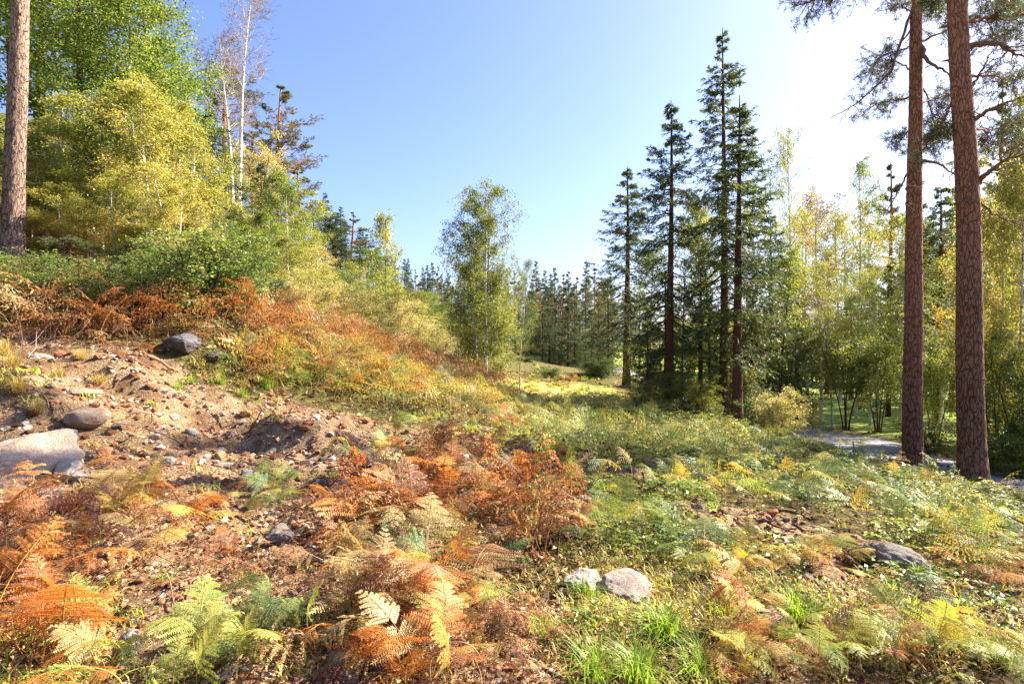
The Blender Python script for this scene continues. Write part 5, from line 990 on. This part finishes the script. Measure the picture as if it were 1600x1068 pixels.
def tuft_blades(m, x, y, z, n, L, rng, spread=0.04, hue=0.5, w_=0.006):
    k = len(x) * n; bx = np.repeat(x, n) + rng.normal(0, spread, k); by = np.repeat(y, n) + rng.normal(0, spread, k); a = rng.uniform(0, 6.28, k); ln = np.repeat(L, n) * rng.uniform(0.5, 1.15, k); t = rng.uniform(0.1, 0.95, k)
    d1 = unit(np.stack([np.cos(a) * t, np.sin(a) * t, 1 + 0 * a], -1)); d2 = unit(d1 + np.stack([np.cos(a), np.sin(a), -1.1 + 0 * a], -1) * (0.3 + t * 0.5)[:, None]); p = np.c_[bx, by, np.repeat(z, n) - 0.01]
    s = np.stack([-np.sin(a), np.cos(a), 0 * a], -1) * (np.repeat(np.broadcast_to(w_, x.shape), n) * 0.5)[:, None]; q = p + d1 * ln[:, None] * 0.55; e = q + d2 * ln[:, None] * 0.5
    V = np.stack([p - s, p + s, q - s * 0.8, q + s * 0.8, e], 1).reshape(-1, 3); i = np.arange(k) * 5; hu = np.repeat(np.clip(np.repeat(np.broadcast_to(hue, x.shape), n) + rng.normal(0, 0.15, k), 0, 1), 5)
    m.add(V, quads=np.stack([i, i + 1, i + 3, i + 2], 1), tris=np.stack([i + 2, i + 3, i + 4], 1), rnd=hu)
def grasses():
    rng = np.random.default_rng(15); x, y = scatter_polar(20000, 2.3, 46, 48, rng); z = H(x, y); px, py = topx(x, y, z); rd, _ = road_near(x, y); so2 = soilness(x, y); f = fbm2(x * 0.8, y * 0.8, 3, 21)
    zn = zone(px, py, [(1000,760,200,60,0.8),(1050,960,220,110,0.6),(1300,970,260,80,0.4),(850,720,120,40,0.5),(780,680,150,40,0.5),(840,600,110,16,1),(930,640,110,20,0.8),(400,590,130,36,1.0),(540,625,130,36,1.0),(80,590,110,50,0.3),(600,650,100,25,0.3),(1150,760,140,30,0.4)])
    keep = (rng.uniform(size=len(x)) < np.clip(zn + 0.10, 0, 1) * (1 - 0.8 * so2) * np.clip(0.6 + f, 0.1, 1)) & (rd > ROADW + 0.2); x, y, z, f = x[keep], y[keep], z[keep], f[keep]; d = np.hypot(x, y)
    dry = (noise2(x * 0.5, y * 0.5, 31) + 0.6 * (np.abs(y - 30) < 11) + 0.7 * (x < -3) + rng.normal(0, 0.3, len(x))) > 0.35
    for nm, sel, mt, lab in (('grass', ~dry, 'grass', 'short fresh green grass between the ferns'), ('dry_grass', dry, 'grass_dry', 'bleached dry grass of the bank and the glade')):
        m = MB(); tuft_blades(m, x[sel], y[sel], z[sel], 20, 0.07 + 0.006 * d[sel] + 0.05 * rng.uniform(0, 1, sel.sum()), rng, 0.05, np.clip(0.5 + 0.4 * f[sel], 0, 1), 0.004 + 0.0011 * d[sel]); stuff(nm, m, [M[mt]], lab)
grasses()
def tuft(px, py, L, n, mat, desc):
    rng = np.random.default_rng(int(px * 7 + py)); x, y = G(px, py); m = MB(); tuft_blades(m, np.zeros(1), np.zeros(1), np.zeros(1), n, np.full(1, L), rng, 0.035, 0.5, 0.006)
    o = link('grass_tuft', m.mesh('grass_tuft', [M[mat]]), None, (x, y, hz(x, y))); tag(o, None, 'grass tuft', 'separate grass tufts'); pool(o, desc, px, py)
for q in [(1245,975,0.28,150,'grass','bright green grass tuft'),(1392,925,0.22,60,'grass','yellow-green grass tuft'),(1440,905,0.15,50,'grass','green grass tuft'),(915,935,0.20,140,'grass','dark green grass tuft'),(1040,1005,0.30,160,'grass','yellow-green grass tuft'),
          (1000,1060,0.30,160,'grass','tall green grass tuft'),(1090,1050,0.25,80,'grass','thin grass tuft'),(925,1065,0.25,120,'grass','tall green grass tuft'),(1060,740,0.3,120,'grass','green grass tuft'),(1075,775,0.25,100,'grass','small green grass tuft'),
          (1020,795,0.22,90,'grass','green grass tuft'),(1120,797,0.18,60,'grass','dark green grass tuft'),(930,715,0.3,80,'grass','yellow-green grass tuft'),(940,770,0.2,80,'grass','green grass tuft'),(278,608,0.25,80,'grass','vivid green grass tuft'),(345,605,0.3,100,'grass','vivid green grass tuft'),
          (380,622,0.25,90,'grass','green grass tuft'),(420,608,0.4,120,'grass','green grass tuft'),(300,600,0.25,80,'grass','vivid green grass tuft'),(130,575,0.3,110,'grass_dry','olive dry grass tuft'),(90,600,0.3,130,'grass_dry','bleached grass tuft'),(155,605,0.25,130,'grass_dry','bleached grass tuft'),
          (20,600,0.4,160,'grass_dry','bleached grass tuft'),(30,640,0.35,150,'grass_dry','bleached grass tuft'),(10,560,0.4,150,'grass_dry','bleached grass tuft'),(60,660,0.25,90,'grass_dry','bleached grass tuft'),(1345,1000,0.2,70,'grass','green grass tuft'),(1130,960,0.2,70,'grass','green grass tuft'),(850,1000,0.18,80,'grass','olive grass tuft'),
          (1180,735,0.3,90,'grass','green grass tuft'),(1500,960,0.2,60,'grass','green grass tuft'),(1560,1050,0.25,70,'grass','yellow-green grass tuft')]:
    tuft(*q)
def stick(px, py, L, r, az, desc, mat='twig', up=0.0, forks=3, seed=0, name='fallen_branch', crook=0.08, cat='branch'):
    rng = np.random.default_rng(seed + int(px)); x, y = G(px, py); n = 12; s = np.linspace(-0.5, 0.5, n); p = np.c_[s * L * math.cos(az), s * L * math.sin(az), 0 * s]; p[:, :2] += np.cumsum(rng.normal(0, crook * L / n * 3, (n, 2)), 0)
    gz = H(x + p[:, 0], y + p[:, 1]) - hz(x, y); p[:, 2] = gz + r * 0.7 + up * (s + 0.5) * L; m = MB(); m.tubes(p[None], (r * (1 - 0.6 * (s + 0.5)))[None], 8, 0)
    for k in range(forks):
        i = rng.integers(3, n - 2); a = az + rng.choice([-1, 1]) * rng.uniform(0.4, 1.0); l = L * rng.uniform(0.15, 0.35); q = p[i] + np.c_[np.cos(a) * np.linspace(0, l, 5), np.sin(a) * np.linspace(0, l, 5), np.linspace(0, l * rng.uniform(-0.02, 0.35), 5)]; q[1:] += rng.normal(0, 0.012, (4, 3)); m.tubes(q[None], (r * 0.45 * np.linspace(1, 0.4, 5))[None], 5, 0)
    v = m.v[0]; v += 0.25 * r * noise3(v * (0.8 / r), seed)[:, None] * unit(v - np.repeat(p, 8, 0))
    o = link(name, m.mesh(name, [M[mat]]), None, (x, y, hz(x, y))); tag(o, None, cat); pool(o, desc, px, py)
for i, q in enumerate([(1015,752,0.8,0.045,-0.35,'thick black rotten root','bark_dark'),(1200,808,0.45,0.022,-0.3,'bent tan root','twig'),(1160,838,0.5,0.02,0.1,'tan root lying flat','twig'),(1185,846,0.4,0.018,-0.25,'reddish root','twig_red'),(1240,800,0.35,0.015,-0.5,'thin pale root','twig'),
                       (1290,855,0.5,0.008,0.0,'thin arched twig','bark_dark'),(128,560,0.9,0.012,0.7,'grey dead branch','twig'),(150,548,0.7,0.01,0.3,'forked grey dead branch','twig'),(70,535,1.0,0.012,0.5,'pale dead branch','twig'),(30,520,1.2,0.014,0.2,'pale dead branch','twig'),(20,650,0.5,0.012,-0.5,'thin tan stick','twig'),(70,655,0.45,0.014,-0.7,'dark stick','bark_dark'),
                       (845,1050,0.3,0.012,-0.6,'grey stick','twig'),(1000,1035,0.35,0.01,0.3,'thin dark twig','bark_dark'),(1160,940,0.4,0.01,0.4,'thin dark twig','bark_dark'),(330,735,0.4,0.008,0.5,'thin straight twig','twig'),(480,720,0.5,0.014,0.1,'brown stick','bark_dark'),(1330,985,0.4,0.01,-0.5,'thin brown twig','twig_red'),(740,740,0.5,0.012,-0.3,'brown stick','twig_red'),(1380,720,1.6,0.05,-0.9,'fallen pale log','twig'),(880,545+20,2.0,0.05,0.1,'brown log','twig_red'),(560,645,0.6,0.012,0.0,'thin twig','twig')]):
    stick(*q, forks=3 if q[3] < 0.03 else 1, seed=i)
# dry reddish brush on the slope and beneath the spruces
def brush(name, n, Z, mat, label, seed, hmax, r):
    rng = np.random.default_rng(seed); x, y = scatter_polar(n, 5, 45, 47, rng); z = H(x, y); px, py = topx(x, y, z); keep = rng.uniform(size=n) < zone(px, py, Z); x, y, z = x[keep], y[keep], z[keep]; k = len(x)
    p0 = np.c_[x, y, z]; d = unit(rng.normal(0, 0.45, (k, 3)) + A3(0, 0, 1)); L = hmax * rng.uniform(0.4, 1, k); s = np.linspace(0, 1, 4); q = p0[:, None] + d[:, None] * (L[:, None] * s)[..., None]; q[:, 1:] += np.cumsum(rng.normal(0, 0.05, (k, 3, 3)), 1) * L[:, None, None]
    m = MB(); m.tubes(q, r * (1 - 0.7 * s)[None] * (1 + np.hypot(x, y) / 15)[:, None], 3, 0); stuff(name, m, [M[mat]], label)
brush('brushwood', 9000, [(610,540,80,45,1),(700,575,60,22,0.9),(540,510,80,25,0.6),(50,530,110,40,0.4),(880,560,80,14,0.6)], 'twig_pink', 'fine dry stems on the slope', 91, 0.9, 0.004)
brush('dead_stalks', 5000, [(120,560,160,50,0.3),(720,810,160,80,0.5),(560,640,200,30,0.3),(1250,740,250,60,0.3),(300,545,90,22,0.8)], 'twig', 'thin dead stalks between the ferns', 92, 0.4, 0.0018)
def twiglets():
    rng = np.random.default_rng(93); x, y = scatter_polar(3600, 2.2, 16, 47, rng); n = len(x); a = rng.uniform(0, 6.28, n); L = (0.03 + 0.018 * np.hypot(x, y)) * np.exp(rng.normal(0, 0.5, n)); s = np.linspace(-0.5, 0.5, 4)
    X = x[:, None] + np.cos(a)[:, None] * L[:, None] * s + rng.normal(0, 0.06, (n, 4)) * L[:, None]; Y = y[:, None] + np.sin(a)[:, None] * L[:, None] * s + rng.normal(0, 0.06, (n, 4)) * L[:, None]
    Z = H(X.ravel(), Y.ravel()).reshape(n, 4) + 0.008 + L[:, None] * 0.25 * np.abs(rng.normal(0, 1, (n, 1))) * (s + 0.5); m = MB(); m.tubes(np.stack([X, Y, Z], -1), (0.0012 + 0.0005 * np.hypot(x, y))[:, None] * np.exp(rng.normal(0, 0.4, (n, 1))), 3, 0)
    stuff('twig_litter', m, [M['twig']], 'thin broken twigs and roots strewn over the ground')
twiglets()
name_pool()
